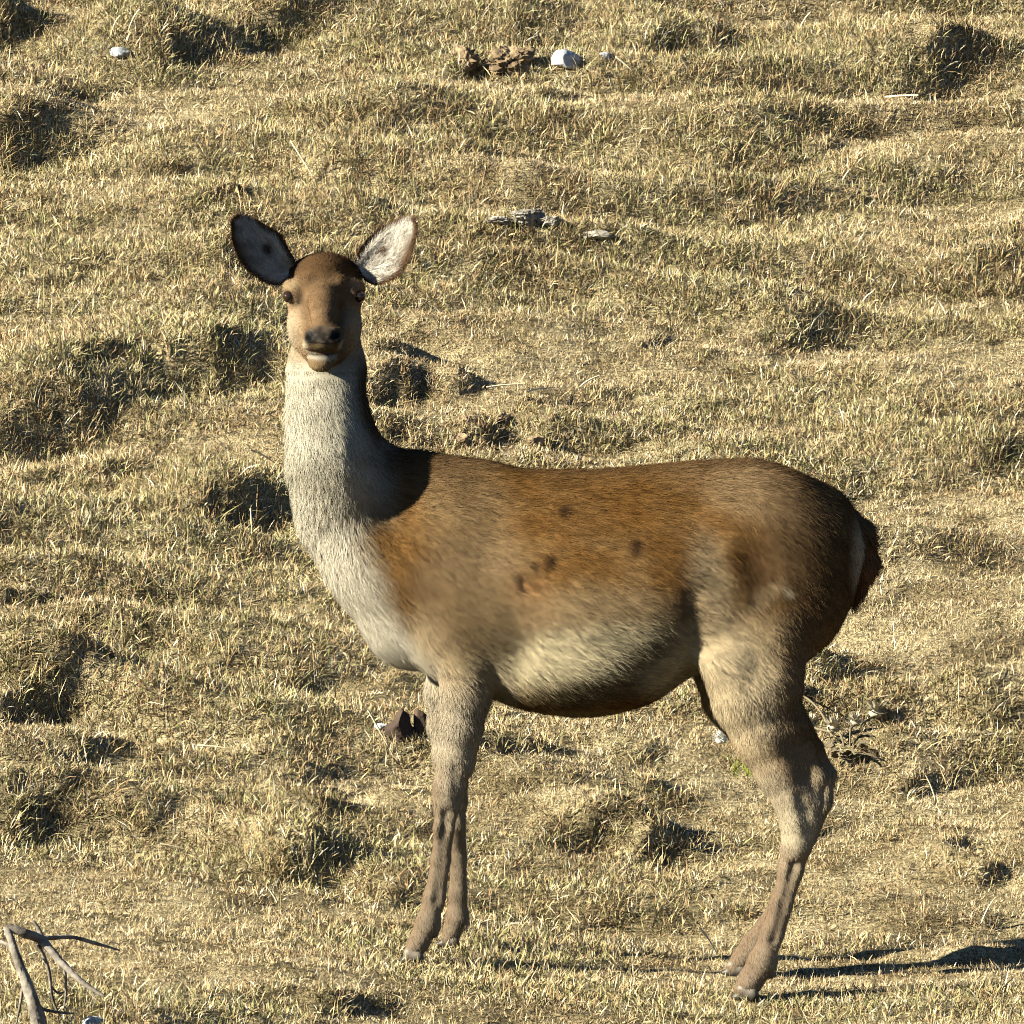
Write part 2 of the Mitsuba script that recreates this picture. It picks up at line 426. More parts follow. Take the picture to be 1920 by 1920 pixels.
def surface(field, lo, hi, h, block=8):
    """Surface nets over the blocks that the surface passes through. Returns (vertices, triangles)."""
    lo, hi = np.array(lo, float), np.array(hi, float)
    nb = np.ceil((hi - lo) / (h * block)).astype(int)
    B = np.stack(np.meshgrid(*[np.arange(n) for n in nb], indexing='ij'), -1).reshape(-1, 3)
    d = field(lo + (B + 0.5) * h * block)
    B = B[np.abs(d) < h * block * 1.35]
    n1 = block + 1
    loc = np.stack(np.meshgrid(*[np.arange(n1)] * 3, indexing='ij'), -1).reshape(-1, 3)
    ids = (B[:, None] * block + loc[None]).reshape(-1, 3)
    dims = nb * block + 2
    key = (ids[:, 0] * dims[1] + ids[:, 1]) * dims[2] + ids[:, 2]
    uk, first, inv = np.unique(key, return_index=True, return_inverse=True)
    val = field(lo + ids[first] * h)[inv].reshape(-1, n1, n1, n1)
    neg = val < 0
    corner = [(a, b, c) for a in (0, 1) for b in (0, 1) for c in (0, 1)]
    at = lambda A, o: A[:, o[0]:o[0] + block, o[1]:o[1] + block, o[2]:o[2] + block]
    cnt = sum(at(neg, o).astype(np.int8) for o in corner)
    act = (cnt > 0) & (cnt < 8)
    bi, ci, cj, ck = np.nonzero(act)
    cell = B[bi] * block + np.stack([ci, cj, ck], 1)
    acc, num = np.zeros((len(cell), 3)), np.zeros(len(cell))
    cv = {o: val[bi, ci + o[0], cj + o[1], ck + o[2]] for o in corner}
    for o in corner:
        for ax in range(3):
            if o[ax]:
                continue
            o2 = tuple(v + (i == ax) for i, v in enumerate(o))
            a, b = cv[o], cv[o2]
            x = (a < 0) != (b < 0)
            t = np.where(x, a / np.where(x, a - b, 1), 0)
            pt = np.array(o, float)[None] + t[:, None] * np.eye(3)[ax]
            acc += np.where(x[:, None], pt, 0)
            num += x
    V = lo + (cell + acc / num[:, None]) * h
    ck_ = (cell[:, 0] * dims[1] + cell[:, 1]) * dims[2] + cell[:, 2]
    order = np.argsort(ck_)
    sk = ck_[order]

    def find(c):
        k = (c[:, 0] * dims[1] + c[:, 1]) * dims[2] + c[:, 2]
        i = np.clip(np.searchsorted(sk, k), 0, len(sk) - 1)
        return np.where(sk[i] == k, order[i], -1)
    Q = []
    a = cv[(0, 0, 0)]
    for ax, (u, v) in ((0, (1, 2)), (1, (2, 0)), (2, (0, 1))):
        b = cv[tuple(np.eye(3, dtype=int)[ax])]
        s = np.nonzero((a < 0) != (b < 0))[0]
        eu, ev = np.eye(3, dtype=int)[u], np.eye(3, dtype=int)[v]
        q = np.stack([find(cell[s]), find(cell[s] - eu), find(cell[s] - eu - ev), find(cell[s] - ev)], 1)
        flip = a[s] >= 0
        q[flip] = q[flip][:, ::-1]
        Q.append(q[(q >= 0).all(1)])
    Q = np.vstack(Q)
    return V, np.vstack([Q[:, [0, 1, 2]], Q[:, [0, 2, 3]]])


def smooth_mesh(V, F, n=4, lam=0.5, mu=-0.52):
    e = np.vstack([F[:, [0, 1]], F[:, [1, 2]], F[:, [2, 0]]])
    A = sparse.coo_matrix((np.ones(len(e)), (e[:, 0], e[:, 1])), shape=(len(V),) * 2).tocsr()
    A = ((A + A.T) > 0).astype(float)
    L = sparse.diags(1 / np.maximum(np.asarray(A.sum(1)).ravel(), 1)) @ A
    for _ in range(n):
        V = V + lam * (L @ V - V)
        V = V + mu * (L @ V - V)
    return V


def vertex_normals(V, F):
    n, f = np.zeros_like(V), np.cross(V[F[:, 1]] - V[F[:, 0]], V[F[:, 2]] - V[F[:, 0]])
    for k in range(3):
        np.add.at(n, F[:, k], f)
    return n / (np.linalg.norm(n, axis=1, keepdims=True) + 1e-12)


def swing(x, z):
    """The hind stands a little askew, the rump nearer the camera than the chest, and its neck bends towards the camera: the depth of its middle plane."""
    x, row = np.asarray(x, float), -np.asarray(z, float)
    head = 50 * (1 - sstep(600, 760, row)) * (1 - sstep(690, 860, x))
    neck = -98 * np.exp(-((row - 850) / 110) ** 2) * (1 - sstep(640, 770, x))
    return -0.25 * np.logaddexp(0, (x - 740) / 40) * 40 + neck + head


def to_world(P):
    """Deer coordinates (pixels: x, depth from the middle plane, minus row) to metres."""
    P = np.asarray(P, float)
    return EYE + (DIST + (P[:, 1:2] + swing(P[:, 0:1], P[:, 2:3])) * S) * FWD + (P[:, 0:1] - 960) * S * RIGHT + (P[:, 2:3] + 960) * S * UP


def turn(N, P):
    """Normals of deer coordinates at P, to world."""
    x, z = P[:, 0], P[:, 2]
    ax, az = (swing(x + 2, z) - swing(x - 2, z)) / 4, (swing(x, z + 2) - swing(x, z - 2)) / 4
    M = np.stack([N[:, 0] - ax * N[:, 1], N[:, 1], N[:, 2] - az * N[:, 1]], 1)
    M /= np.linalg.norm(M, axis=1, keepdims=True) + 1e-12
    return M[:, 0:1] * RIGHT + M[:, 1:2] * FWD + M[:, 2:3] * UP


def depth_of(px, py):
    q = on_ground(px, py)
    return float((q - EYE) @ FWD - DIST) / S - float(swing(px, -py))


# where the four feet stand
print('rawfeet', [depth_of(*q) for q in ((768, 1800), (838, 1777), (1393, 1864), (1374, 1830))], file=sys.stderr)
D_NF, D_FF, D_NH, D_FH = (float(np.clip(depth_of(*q), lo, hi)) for q, lo, hi in (((768, 1800), -200, -40), ((838, 1777), 30, 200), ((1393, 1864), -260, -60), ((1374, 1830), 10, 220)))

print('feet', D_NF, D_FF, D_NH, D_FH, file=sys.stderr)
f = Field()
# trunk
f.loft([600, 640, 700, 760, 820, 900, 1000, 1100, 1200, 1300, 1400, 1480, 1540, 1580, 1610],
       [1000, 940, 885, 857, 850, 858, 877, 878, 871, 862, 858, 880, 915, 950, 1010],
       [1040, 1110, 1170, 1215, 1262, 1298, 1325, 1335, 1318, 1266, 1225, 1205, 1180, 1130, 1050],
       [60, 100, 128, 142, 152, 168, 192, 206, 203, 186, 165, 150, 125, 92, 50], k=24)
# chest and brisket
f.ell((712, 1085, -4), (80, 118, 116), k=40, rot=24)
f.ell((765, 1180, -4), (84, 76, 100), k=40, rot=-30)
# shoulder blades and upper arms, both sides
for s in (-1, 1):
    f.ell((832, 1050, s * 74), (102, 140, 76), k=46, rot=-14)
    f.ell((880, 1150, s * 96), (74, 100, 62), k=44, rot=16)
    f.ell((846, 1205, s * 74), (62, 76, 56), k=46, rot=10)
    f.ell((1440, 1040, s * 78), (140, 165, 92), k=50, rot=12)
    f.ell((1370, 1170, s * 100), (75, 110, 62), k=36, rot=28)
    f.ell((1500, 1120, s * 62), (85, 120, 70), k=40, rot=-18)
# rump
f.ell((1530, 1010, 0), (78, 98, 112), k=40)
# neck
f.chain([(612, 605, 34, 60), (611, 700, 34, 69), (613, 790, 28, 73), (630, 875, 20, 88), (662, 960, 8, 104), (712, 1035, 0, 112)], k=34, sy=0.95)
f.cone((690, 900, 40), 46, (780, 925, 6), 62, k=50)
f.chain([(636, 780, 56, 46), (684, 862, 50, 36), (770, 892, 8, 38)], k=34)
# near and far fore leg
for side, pts in ((-1, [(876, 1140, -74, 72), (874, 1235, -88, 57), (872, 1300, -92, 48), (862, 1365, -92, 40), (852, 1425, -88, 35), (842, 1475, -85, 31), (838, 1505, -84, 27), (832, 1550, -84, 20.5), (826, 1610, .5, 20), (814, 1680, .75, 22), (802, 1732, .9, 26), (786, 1764, .97, 22), (772, 1788, 1.0, 20)]),
                  (1, [(862, 1140, 74, 70), (856, 1235, 88, 56), (842, 1300, 92, 48), (838, 1360, 92, 38), (842, 1420, 90, 33), (848, 1470, 88, 30), (851, 1500, 87, 26), (855, 1545, 87, 19), (858, 1610, .5, 17.5), (857, 1680, .75, 19), (857, 1722, .9, 24), (848, 1748, .97, 20), (841, 1766, 1.0, 18)])):
    foot = D_NF if side < 0 else D_FF
    knee = pts[7][2]
    pts = [(x, y, knee + (foot - knee) * d if 0 < abs(d) <= 1.0 else d, r) for x, y, d, r in pts]
    f.chain(pts, k=12)
    f.cone((pts[1][0] + 34, pts[1][1] - 12, pts[1][2]), 26, (pts[4][0] + 20, pts[4][1] + 10, pts[4][2]), 15, k=22)      # elbow and the flexors behind the forearm
    f.cone((pts[6][0] + 10, pts[6][1], pts[6][2]), 14, (pts[9][0] + 9, pts[9][1] + 15, pts[9][2]), 13, k=8)            # flexor tendon
    for e in (-1, 1):
        f.cone((pts[10][0] + 17, pts[10][1] + 14, pts[10][2] + 9 * e), 8, (pts[10][0] + 17, pts[10][1] + 25, pts[10][2] + 10 * e), 6, k=6)   # dewclaws
        f.cone((pts[11][0], pts[11][1], pts[11][2] + 7 * e), 14, (pts[12][0] - 4, pts[12][1], pts[12][2] + 10 * e), 14, k=6)
    f.cone((pts[7][0] + 5, pts[7][1] - 30, pts[7][2] + side * (pts[7][3] + 3)), 5, (pts[9][0] + 6, pts[9][1] + 6, pts[9][2] + side * (pts[9][3] + 2)), 6, k=9, cut=True)   # between bone and tendon
# near and far hind leg
for side, pts in ((-1, [(1368, 1235, -112, 64), (1392, 1310, -110, 60), (1424, 1380, -104, 55), (1455, 1440, -98, 46), (1481, 1490, -94, 40), (1491, 1530, -92, 37), (1486, 1580, -92, 29), (1476, 1625, .35, 24.5), (1457, 1690, .6, 21), (1440, 1750, .8, 23), (1424, 1798, .92, 29), (1402, 1832, .98, 25), (1392, 1850, 1.0, 23)]),
                  (1, [(1352, 1235, 112, 64), (1376, 1310, 110, 58), (1418, 1380, 106, 46), (1460, 1435, 100, 40), (1490, 1480, 96, 36), (1500, 1520, 95, 35), (1490, 1570, 95, 28), (1480, 1620, .35, 22), (1464, 1680, .6, 19), (1442, 1732, .8, 21), (1416, 1772, .92, 27), (1392, 1800, .98, 22), (1379, 1817, 1.0, 20)])):
    foot = D_NH if side < 0 else D_FH
    hock = pts[6][2]
    pts = [(x, y, hock + (foot - hock) * d if 0 < abs(d) <= 1.0 else d, r) for x, y, d, r in pts]
    f.chain(pts, k=14)
    o = 0 if side < 0 else 22
    f.chain([(1440, 1190, side * 96, 72), (1440, 1280, side * 100, 56), (1462, 1350, side * 100, 34)], k=34)                  # hamstrings into the gaskin
    f.cone((1470, 1360, side * 100), 30, (1502, 1450, side * 96), 20, k=24)
    f.chain([(1478 + o // 2, 1330, side * 98, 20), (1506 + o, 1400, side * 97, 15), (1524 + o, 1452, side * 95, 21), (1516 + o, 1500, side * 93, 22), (1502 + o // 2, 1570, side * 92, 20)], k=12)   # Achilles tendon and heel
    f.cone((1500 + o // 3, 1570, pts[6][2]), 17, (pts[9][0] + 16, pts[9][1] - 6, pts[9][2]), 13, k=8)
    for e in (-1, 1):
        f.cone((pts[10][0] + 20, pts[10][1] + 14, pts[10][2] + 10 * e), 9, (pts[10][0] + 19, pts[10][1] + 27, pts[10][2] + 11 * e), 7, k=6)
        f.cone((pts[11][0], pts[11][1], pts[11][2] + 8 * e), 16, (pts[12][0] - 5, pts[12][1], pts[12][2] + 11 * e), 15, k=6)
    f.cone((pts[7][0] + 7, pts[7][1] - 10, pts[7][2] + side * (pts[7][3] + 3)), 6, (pts[9][0] + 7, pts[9][1] + 4, pts[9][2] + side * (pts[9][3] + 2)), 7, k=9, cut=True)
# flank fold and belly
f.cone((1290, 1150, -120), 30, (1325, 1215, -112), 24, k=40)
f.cone((1290, 1150, 120), 30, (1325, 1215, 112), 24, k=40)
f.ell((1080, 1250, 0), (170, 84, 176), k=40)
# creases that part the arm and the thigh from the trunk
for s in (-1, 1):
    f.cone((950, 1140, s * 200), 12, (972, 1210, s * 192), 18, k=26, cut=True)
    f.cone((972, 1210, s * 192), 18, (952, 1300, s * 150), 18, k=26, cut=True)
    f.cone((1296, 1120, s * 196), 10, (1304, 1215, s * 178), 16, k=30, cut=True)
    f.ell((1415, 1060, s * 188), (26, 60, 20), k=30, rot=18, cut=True)
for s in (-1, 1):
    f.cone((1496, 1484, s * 136), 6, (1512, 1545, s * 128), 6, k=16, cut=True)      # hock hollow
    f.cone((1486, 1390, s * 150), 6, (1500, 1450, s * 138), 5, k=18, cut=True)      # before the Achilles tendon
    f.cone((854, 1440, s * 126), 4, (860, 1496, s * 117), 4, k=12, cut=True)        # behind the knee
# head
f.ell((608, 542, -4), (64, 66, 78), k=20)
f.ell((608, 512, -48), (46, 32, 34), k=24)
f.ell((608, 506, 2), (62, 30, 44), k=20)
for s in (-1, 1):
    f.ell((608 + s * 51, 551, -48), (27, 25, 38), k=16)                       # orbit
    f.cone((608 + s * 30, 529, -80), 12, (608 + s * 66, 536, -58), 9, k=14)    # brow
    f.ell((608 + s * 40, 610, -34), (31, 50, 52), k=24)                        # cheek
    f.cone((608 + s * 34, 604, -70), 20, (608 + s * 20, 650, -180), 15, k=16)   # side of the muzzle
    f.ell((608 + s * 60, 512, 6), (15, 16, 18), k=14)                          # ear root
f.cone((608, 556, -74), 34, (608, 614, -196), 22, k=20)
f.ell((608, 631, -212), (33, 25, 30), k=14)                                 # nose pad
for s in (-1, 1):
    f.ell((608 + s * 24, 634, -216), (14, 17, 24), k=10)                      # nostril wings
f.ell((606, 650, -196), (37, 14, 31), k=14)                                 # upper lip
f.cone((608, 648, -50), 44, (605, 678, -180), 18, k=16)                      # lower jaw
f.ell((604, 680, -186), (24, 19, 24), k=16)
for s in (-1, 1):
    f.cone((608 + s * 20, 643, -250), 8, (608 + s * 29, 629, -234), 7.5, k=4, cut=True)     # nostrils
    f.cone((608 + s * 70, 556, -80), 8, (608 + s * 78, 557, -68), 12, k=8, cut=True)         # eye socket
    f.cone((605, 668, -236), 2.6, (605 + s * 24, 664, -212), 2.0, k=4, cut=True)            # mouth
    f.cone((605 + s * 24, 664, -212), 2.0, (606 + s * 40, 657, -165), 1.4, k=4, cut=True)


def under_fur(p):
    """The skin: as far inside the outline as the coat is thick."""
    return f(p) + 3.2 - 1.8 * ((p[:, 2] > -700) & (p[:, 0] < 720)) + 0.8 * sstep(1450, 1560, -p[:, 2])


BV, BF = surface(under_fur, (500, -300, -1900), (1690, 290, -440), 3.6)
BV = smooth_mesh(BV, BF, 4)
comp = trimesh.graph.connected_component_labels(np.vstack([BF[:, [0, 1]], BF[:, [1, 2]]]), node_count=len(BV))
big = np.bincount(comp).argmax()
keep = comp == big
remap = np.cumsum(keep) - 1
BF = remap[BF[keep[BF[:, 0]]]]
BV = BV[keep]
BN = vertex_normals(BV, BF)
print('deer', len(BF), file=sys.stderr)


def spot(P, cx, cy, rx, ry, rot=0.0, soft=1.0):
    a = math.radians(rot)
    dx, dy = P[:, 0] - cx, -P[:, 2] - cy
    u, v = (dx * math.cos(a) + dy * math.sin(a)) / rx, (-dx * math.sin(a) + dy * math.cos(a)) / ry
    return 1 - sstep(1 - 0.55 * soft, 1 + 0.55 * soft, np.hypot(u, v))


def coat(P, N):
    """The hind's winter coat, the same on both sides: a function of where on the animal a hair stands."""
    x, y, row = P[:, 0], P[:, 1], -P[:, 2]
    Q = P * [1, 1, 1]
    n1 = meshkit.fbm(Q / [70, 70, 70], 3, 3)
    n2 = meshkit.fbm(Q / [22, 22, 16], 3, 4)
    n3 = meshkit.fbm(Q / [130, 130, 60], 3, 6)
    c = lerp((0.160, 0.083, 0.028), (0.215, 0.130, 0.056), sstep(0.38, 0.64, n1))
    c = lerp(c, np.array((0.145, 0.070, 0.020)), 0.7 * spot(Q, 1130, 950, 210, 85, 6) * sstep(0.3, 0.55, n3 + 0.1))
    c = lerp(c, np.array((0.235, 0.155, 0.078)), 0.75 * spot(Q, 850, 925, 105, 60, 20))
    c = lerp(c, np.array((0.19, 0.10, 0.035)), 0.7 * spot(Q, 740, 1010, 40, 110, 8))
    c = lerp(c, np.array((0.205, 0.14, 0.078)), 0.75 * spot(Q, 1420, 925, 125, 60, 20))
    c = lerp(c, np.array((0.215, 0.155, 0.092)), 0.65 * spot(Q, 890, 1090, 95, 100))
    c = lerp(c, np.array((0.29, 0.155, 0.065)), 0.8 * spot(Q, 985, 1135, 55, 50))
    c = lerp(c, np.array((0.27, 0.195, 0.11)), 0.75 * spot(Q, 1130, 1150, 170, 46))
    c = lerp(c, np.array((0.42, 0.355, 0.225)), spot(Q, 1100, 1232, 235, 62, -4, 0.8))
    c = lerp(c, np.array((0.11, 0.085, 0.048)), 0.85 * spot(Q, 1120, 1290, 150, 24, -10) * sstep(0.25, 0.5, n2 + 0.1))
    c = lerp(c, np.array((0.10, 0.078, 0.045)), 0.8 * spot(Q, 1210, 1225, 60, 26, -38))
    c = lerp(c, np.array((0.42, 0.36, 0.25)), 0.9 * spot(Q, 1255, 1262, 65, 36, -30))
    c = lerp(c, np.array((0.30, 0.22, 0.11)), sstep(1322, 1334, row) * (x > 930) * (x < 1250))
    for sx, sy, sr in ((971, 1086, 8), (1028, 1052, 9), (1055, 957, 8), (1187, 1024, 10), (975, 1105, 6), (930, 1190, 7), (860, 1112, 6), (1000, 1060, 5)):
        c = lerp(c, np.array((0.035, 0.02, 0.012)), 0.95 * spot(Q, sx, sy, sr * 1.25, sr * 1.6, 10, 1.0))
    # haunch
    c = lerp(c, np.array((0.32, 0.245, 0.15)), 0.8 * spot(Q, 1326, 1120, 40, 110, -8))
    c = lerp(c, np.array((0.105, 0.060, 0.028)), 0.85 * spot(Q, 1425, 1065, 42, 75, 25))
    c = lerp(c, np.array((0.12, 0.076, 0.04)), 0.75 * spot(Q, 1510, 1050, 75, 140, -5))
    c = lerp(c, np.array((0.28, 0.21, 0.125)), 0.6 * spot(Q, 1420, 1120, 50, 16, -40))
    c = lerp(c, np.array((0.45, 0.38, 0.27)), 0.8 * spot(Q, 1468, 1106, 9, 9))
    c = lerp(c, np.array((0.27, 0.195, 0.11)), 0.8 * spot(Q, 1400, 1190, 90, 40, -15))
    c = lerp(c, np.array((0.40, 0.32, 0.205)), 0.95 * spot(Q, 1382, 1300, 95, 125, -25))
    c = lerp(c, np.array((0.17, 0.115, 0.065)), 0.8 * spot(Q, 1488, 1270, 32, 125, 10))
    c = c * (1 - np.array([0.30, 0.30, 0.30]) * (1 - sstep(1130, 1230, row))[:, None])
    c = c * (0.74 + 0.52 * sstep(0.25, 0.75, meshkit.fbm(Q / [11, 11, 8], 2, 14)))[:, None]
    # chest, brisket and elbow
    edge = 684 + 46 * sstep(1000, 1130, row) + 95 * sstep(1120, 1260, row) + 16 * (n2 - 0.5) * 2
    c = lerp(c, np.array((0.47, 0.425, 0.335)), (1 - sstep(edge - 45, edge + 28, x)) * sstep(740, 860, row))
    c = lerp(c, np.array((0.33, 0.26, 0.165)), 0.6 * spot(Q, 812, 1200, 40, 62, -25))
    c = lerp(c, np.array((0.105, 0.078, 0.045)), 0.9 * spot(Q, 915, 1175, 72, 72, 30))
    c = lerp(c, np.array((0.15, 0.10, 0.052)), 0.7 * spot(Q, 860, 1120, 90, 70, 20))
    # neck: pale front, dark nape
    neck = (1 - sstep(880, 1010, row)) * (1 - sstep(700, 760, x)) * sstep(640, 690, row)
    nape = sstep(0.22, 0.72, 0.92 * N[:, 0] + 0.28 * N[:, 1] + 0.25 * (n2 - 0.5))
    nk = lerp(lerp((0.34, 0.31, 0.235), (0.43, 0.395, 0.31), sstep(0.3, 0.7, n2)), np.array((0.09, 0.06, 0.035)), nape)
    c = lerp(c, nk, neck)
    c = lerp(c, np.array((0.10, 0.06, 0.03)), 0.8 * spot(Q, 770, 862, 120, 34, 4) * sstep(0.3, 0.8, N[:, 2]))
    c = lerp(c, np.array((0.10, 0.06, 0.03)), 0.5 * sstep(0.85, 1.0, N[:, 2]) * (x > 800) * (row < 950))
    # legs
    leg = sstep(1225, 1330, row) * (x < 960)
    lc = lerp((0.32, 0.27, 0.195), (0.205, 0.162, 0.115), sstep(1380, 1600, row))
    lc = lc * (0.8 + 0.4 * n2)[:, None]
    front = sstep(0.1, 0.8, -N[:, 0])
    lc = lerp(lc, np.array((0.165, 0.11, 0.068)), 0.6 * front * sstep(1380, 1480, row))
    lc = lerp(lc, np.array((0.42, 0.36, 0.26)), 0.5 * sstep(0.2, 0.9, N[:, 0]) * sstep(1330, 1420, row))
    c = lerp(c, lc, leg)
    leg = sstep(1380, 1470, row) * (x > 1250)
    lc = lerp((0.33, 0.27, 0.185), (0.215, 0.165, 0.115), sstep(1520, 1700, row))
    lc = lc * (0.8 + 0.4 * n2)[:, None]
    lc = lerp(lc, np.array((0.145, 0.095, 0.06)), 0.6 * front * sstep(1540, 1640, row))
    lc = lerp(lc, np.array((0.42, 0.36, 0.25)), 0.7 * spot(Q, 1490, 1540, 30, 45))
    c = lerp(c, lc, leg)
    c = lerp(c, np.array((0.19, 0.135, 0.08)), 0.7 * spot(Q, 1482, 1420, 30, 55, -20))
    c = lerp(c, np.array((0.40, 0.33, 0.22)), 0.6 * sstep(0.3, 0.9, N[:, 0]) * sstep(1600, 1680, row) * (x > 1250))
    # rump patch
    c = lerp(c, np.array((0.45, 0.37, 0.26)), 0.9 * spot(Q, 1612, 1040, 22, 80) * sstep(0.55, 0.85, N[:, 0]))
    # head
    head = (1 - sstep(655, 705, row + 0.12 * (y + 30))) * (x < 720) * (row < 720)
    head = np.where((y < -60) & (row < 715) & (x < 700), 1.0, head)
    ax = np.abs(x - 608)
    hc = lerp((0.165, 0.105, 0.058), (0.125, 0.078, 0.042), sstep(0.35, 0.65, n2))
    hc = lerp(hc, np.array((0.080, 0.046, 0.022)), 0.95 * (1 - sstep(500, 545, row)))
    hc = lerp(hc, np.array((0.25, 0.175, 0.105)), 0.9 * sstep(26, 48, ax) * sstep(545, 570, row))
    hc = lerp(hc, np.array((0.30, 0.245, 0.17)), 0.8 * sstep(40, 60, ax) * sstep(575, 600, row))
    hc = lerp(hc, np.array((0.25, 0.18, 0.105)), 0.8 * sstep(40, 54, ax) * sstep(515, 530, row) * (1 - sstep(540, 552, row)))
    hc = lerp(hc, np.array((0.10, 0.055, 0.028)), 0.55 * np.exp(-((ax - 34) / 8) ** 2 - ((row - 572) / 12) ** 2))
    muz = y < -130
    hc = lerp(hc, np.array((0.36, 0.305, 0.215)), 0.9 * sstep(634, 646, row) * sstep(24, 32, ax) * (1 - sstep(660, 674, row)) * muz * (ax < 60))
    hc = lerp(hc, np.array((0.10, 0.078, 0.038)), 0.85 * np.exp(-(ax / 19) ** 4) * sstep(643, 650, row) * (1 - sstep(658, 667, row)) * muz)
    hc = lerp(hc, np.array((0.36, 0.325, 0.25)), 0.9 * np.exp(-(ax / 38) ** 4) * sstep(664, 668, row + 0.007 * ax ** 2) * (1 - sstep(674, 683, row + 0.007 * ax ** 2)) * muz)
    hc = lerp(hc, np.array((0.17, 0.12, 0.06)), 0.85 * sstep(672, 684, row) * (y < -110))
    hc = lerp(hc, np.array((0.06, 0.048, 0.036)), 0.85 * nose_mask(P))
    hc = lerp(hc, np.array((0.02, 0.016, 0.014)), np.exp(-(((ax - 24) / 11) ** 2 + ((row - 636) / 14) ** 2) ** 2) * (y < -190))
    hc = lerp(hc, np.array((0.02, 0.015, 0.012)), np.exp(-((x - 605) / 36) ** 6) * np.exp(-((row - 668 + 0.0066 * (x - 605) ** 2) / 2.6) ** 2) * (y < -150))
    hc = lerp(hc, np.array((0.03, 0.02, 0.015)), np.exp(-(((ax - 70) / 15) ** 2 + ((row - 556) / 10) ** 2) ** 2) * (y < -40))
    hc = lerp(hc, np.array((0.035, 0.024, 0.016)), 0.85 * np.exp(-(((ax - 58) / 16) ** 2 + ((row - 500) / 14) ** 2)))
    return lerp(c, hc, head)


def nose_mask(P):
    x, y, row = P[:, 0], P[:, 1], -P[:, 2]
    ax = np.abs(x - 608)
    top = 614 + 0.010 * ax ** 2
    return sstep(top - 4, top + 3, row) * (1 - sstep(644 - 0.1 * ax, 651 - 0.1 * ax, row)) * (1 - sstep(29, 37, ax)) * (y < -190)


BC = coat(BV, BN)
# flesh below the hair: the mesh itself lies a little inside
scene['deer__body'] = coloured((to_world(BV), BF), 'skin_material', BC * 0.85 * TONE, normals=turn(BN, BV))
label('deer', 'brown female deer standing side on with its head turned to face us', 'deer')


def groom(P, N):
    """Which way the hair lies."""
    x, y, row = P[:, 0], P[:, 1], -P[:, 2]
    g = np.tile([0.85, 0, -0.5], (len(P), 1))
    neck = (1 - sstep(640, 780, x)) * (1 - sstep(1050, 1250, row))
    g = lerp(g, np.array([0.12, 0, -1.0]), neck)
    g = lerp(g, np.array([0.55, 0, -0.8]), sstep(1320, 1420, x) * sstep(900, 1000, row))
    g = lerp(g, np.array([0.55, 0, -0.55]), spot(P, 780, 1150, 120, 160))
    g = lerp(g, np.array([0.08, 0, -1.0]), sstep(1240, 1330, row) * ((x < 945) | (x > 1290)))
    head = ((row < 690) & (y < -10)) | (row < 600)
    v = P - np.array([608, -250, -640])
    v /= np.linalg.norm(v, axis=1, keepdims=True) + 1e-9
    g = np.where(head[:, None], v + np.array([0, 0.2, -0.1]), g)
    g = g + 0.5 * (np.stack([meshkit.noise(P / 26, 90 + i) for i in range(3)], 1) - 0.5)
    g -= N * (g * N).sum(1, keepdims=True)
    return g / (np.linalg.norm(g, axis=1, keepdims=True) + 1e-9)


def hairs(V, F, N, count, seed, color_fn, groom_fn, length_fn, weight=None):
    r = np.random.default_rng(seed)
    A = np.linalg.norm(np.cross(V[F[:, 1]] - V[F[:, 0]], V[F[:, 2]] - V[F[:, 0]]), axis=1)
    if weight is not None:
        A = A * weight
    t = r.choice(len(F), count, p=A / A.sum())
    u, v = r.random(count), r.random(count)
    fl = u + v > 1
    u[fl], v[fl] = 1 - u[fl], 1 - v[fl]
    w3 = np.stack([1 - u - v, u, v], 1)
    P = (V[F[t]] * w3[..., None]).sum(1)
    Nn = (N[F[t]] * w3[..., None]).sum(1)
    Nn /= np.linalg.norm(Nn, axis=1, keepdims=True) + 1e-9
    g = groom_fn(P, Nn)
    L, W, lift = length_fn(P, Nn)
    L = L * (0.6 + 0.8 * r.random(count))
    lift = lift * (0.4 + 1.2 * r.random(count))
    d = g + r.normal(0, 0.16, (count, 3))
    d = d - Nn * (d * Nn).sum(1, keepdims=True)
    d /= np.linalg.norm(d, axis=1, keepdims=True) + 1e-9
    side = np.cross(d, Nn)
    roll = r.normal(0, 0.35, count)[:, None]
    side = side * np.cos(roll) + Nn * np.sin(roll)
    tip = P + L[:, None] * (d * np.cos(lift)[:, None] + Nn * np.sin(lift)[:, None])
    root = P - Nn * 1.0
    V3 = np.stack([root - side * W[:, None], root + side * W[:, None], tip], 1)
    c = color_fn(P, Nn) * (0.72 + 0.56 * r.random((count, 1)))
    c = c * TONE
    C = np.stack([c * 0.8, c * 0.8, np.minimum(c * 1.12, 0.85)], 1)
    n3 = Nn + 0.26 * r.normal(0, 1, (count, 3)) + 0.15 * np.cross(side, d)
    n3 /= np.linalg.norm(n3, axis=1, keepdims=True)
    return V3.reshape(-1, 3), np.arange(count * 3).reshape(-1, 3), np.repeat(n3, 3, 0), C.reshape(-1, 3)


def coat_length(P, N):
    x, y, row = P[:, 0], P[:, 1], -P[:, 2]
    L = 16.0 + 0 * x
    L = np.where((row < 705) & (x < 700), 8.0, L)
    L = L + 6 * spot(P, 640, 880, 110, 190) + 5 * spot(P, 1110, 1250, 240, 70)
    leg = sstep(1300, 1420, row)
    L = L * (1 - leg) + (11.0 - 3.5 * sstep(1500, 1600, row)) * leg
    L = np.where(nose_mask(P) > 0.2, 0.1, L)
    L = np.where((y < -150) & (row > 640) & (row < 720) & (x < 690), np.minimum(L, 5), L)
    eye = np.hypot(np.abs(x - 608) - 70, row - 556) < 15
    L = np.where(eye & (row < 600), 0.1, L)
    return L, 0.42 + 0.010 * L, np.where(L > 12, 0.20, 0.14)


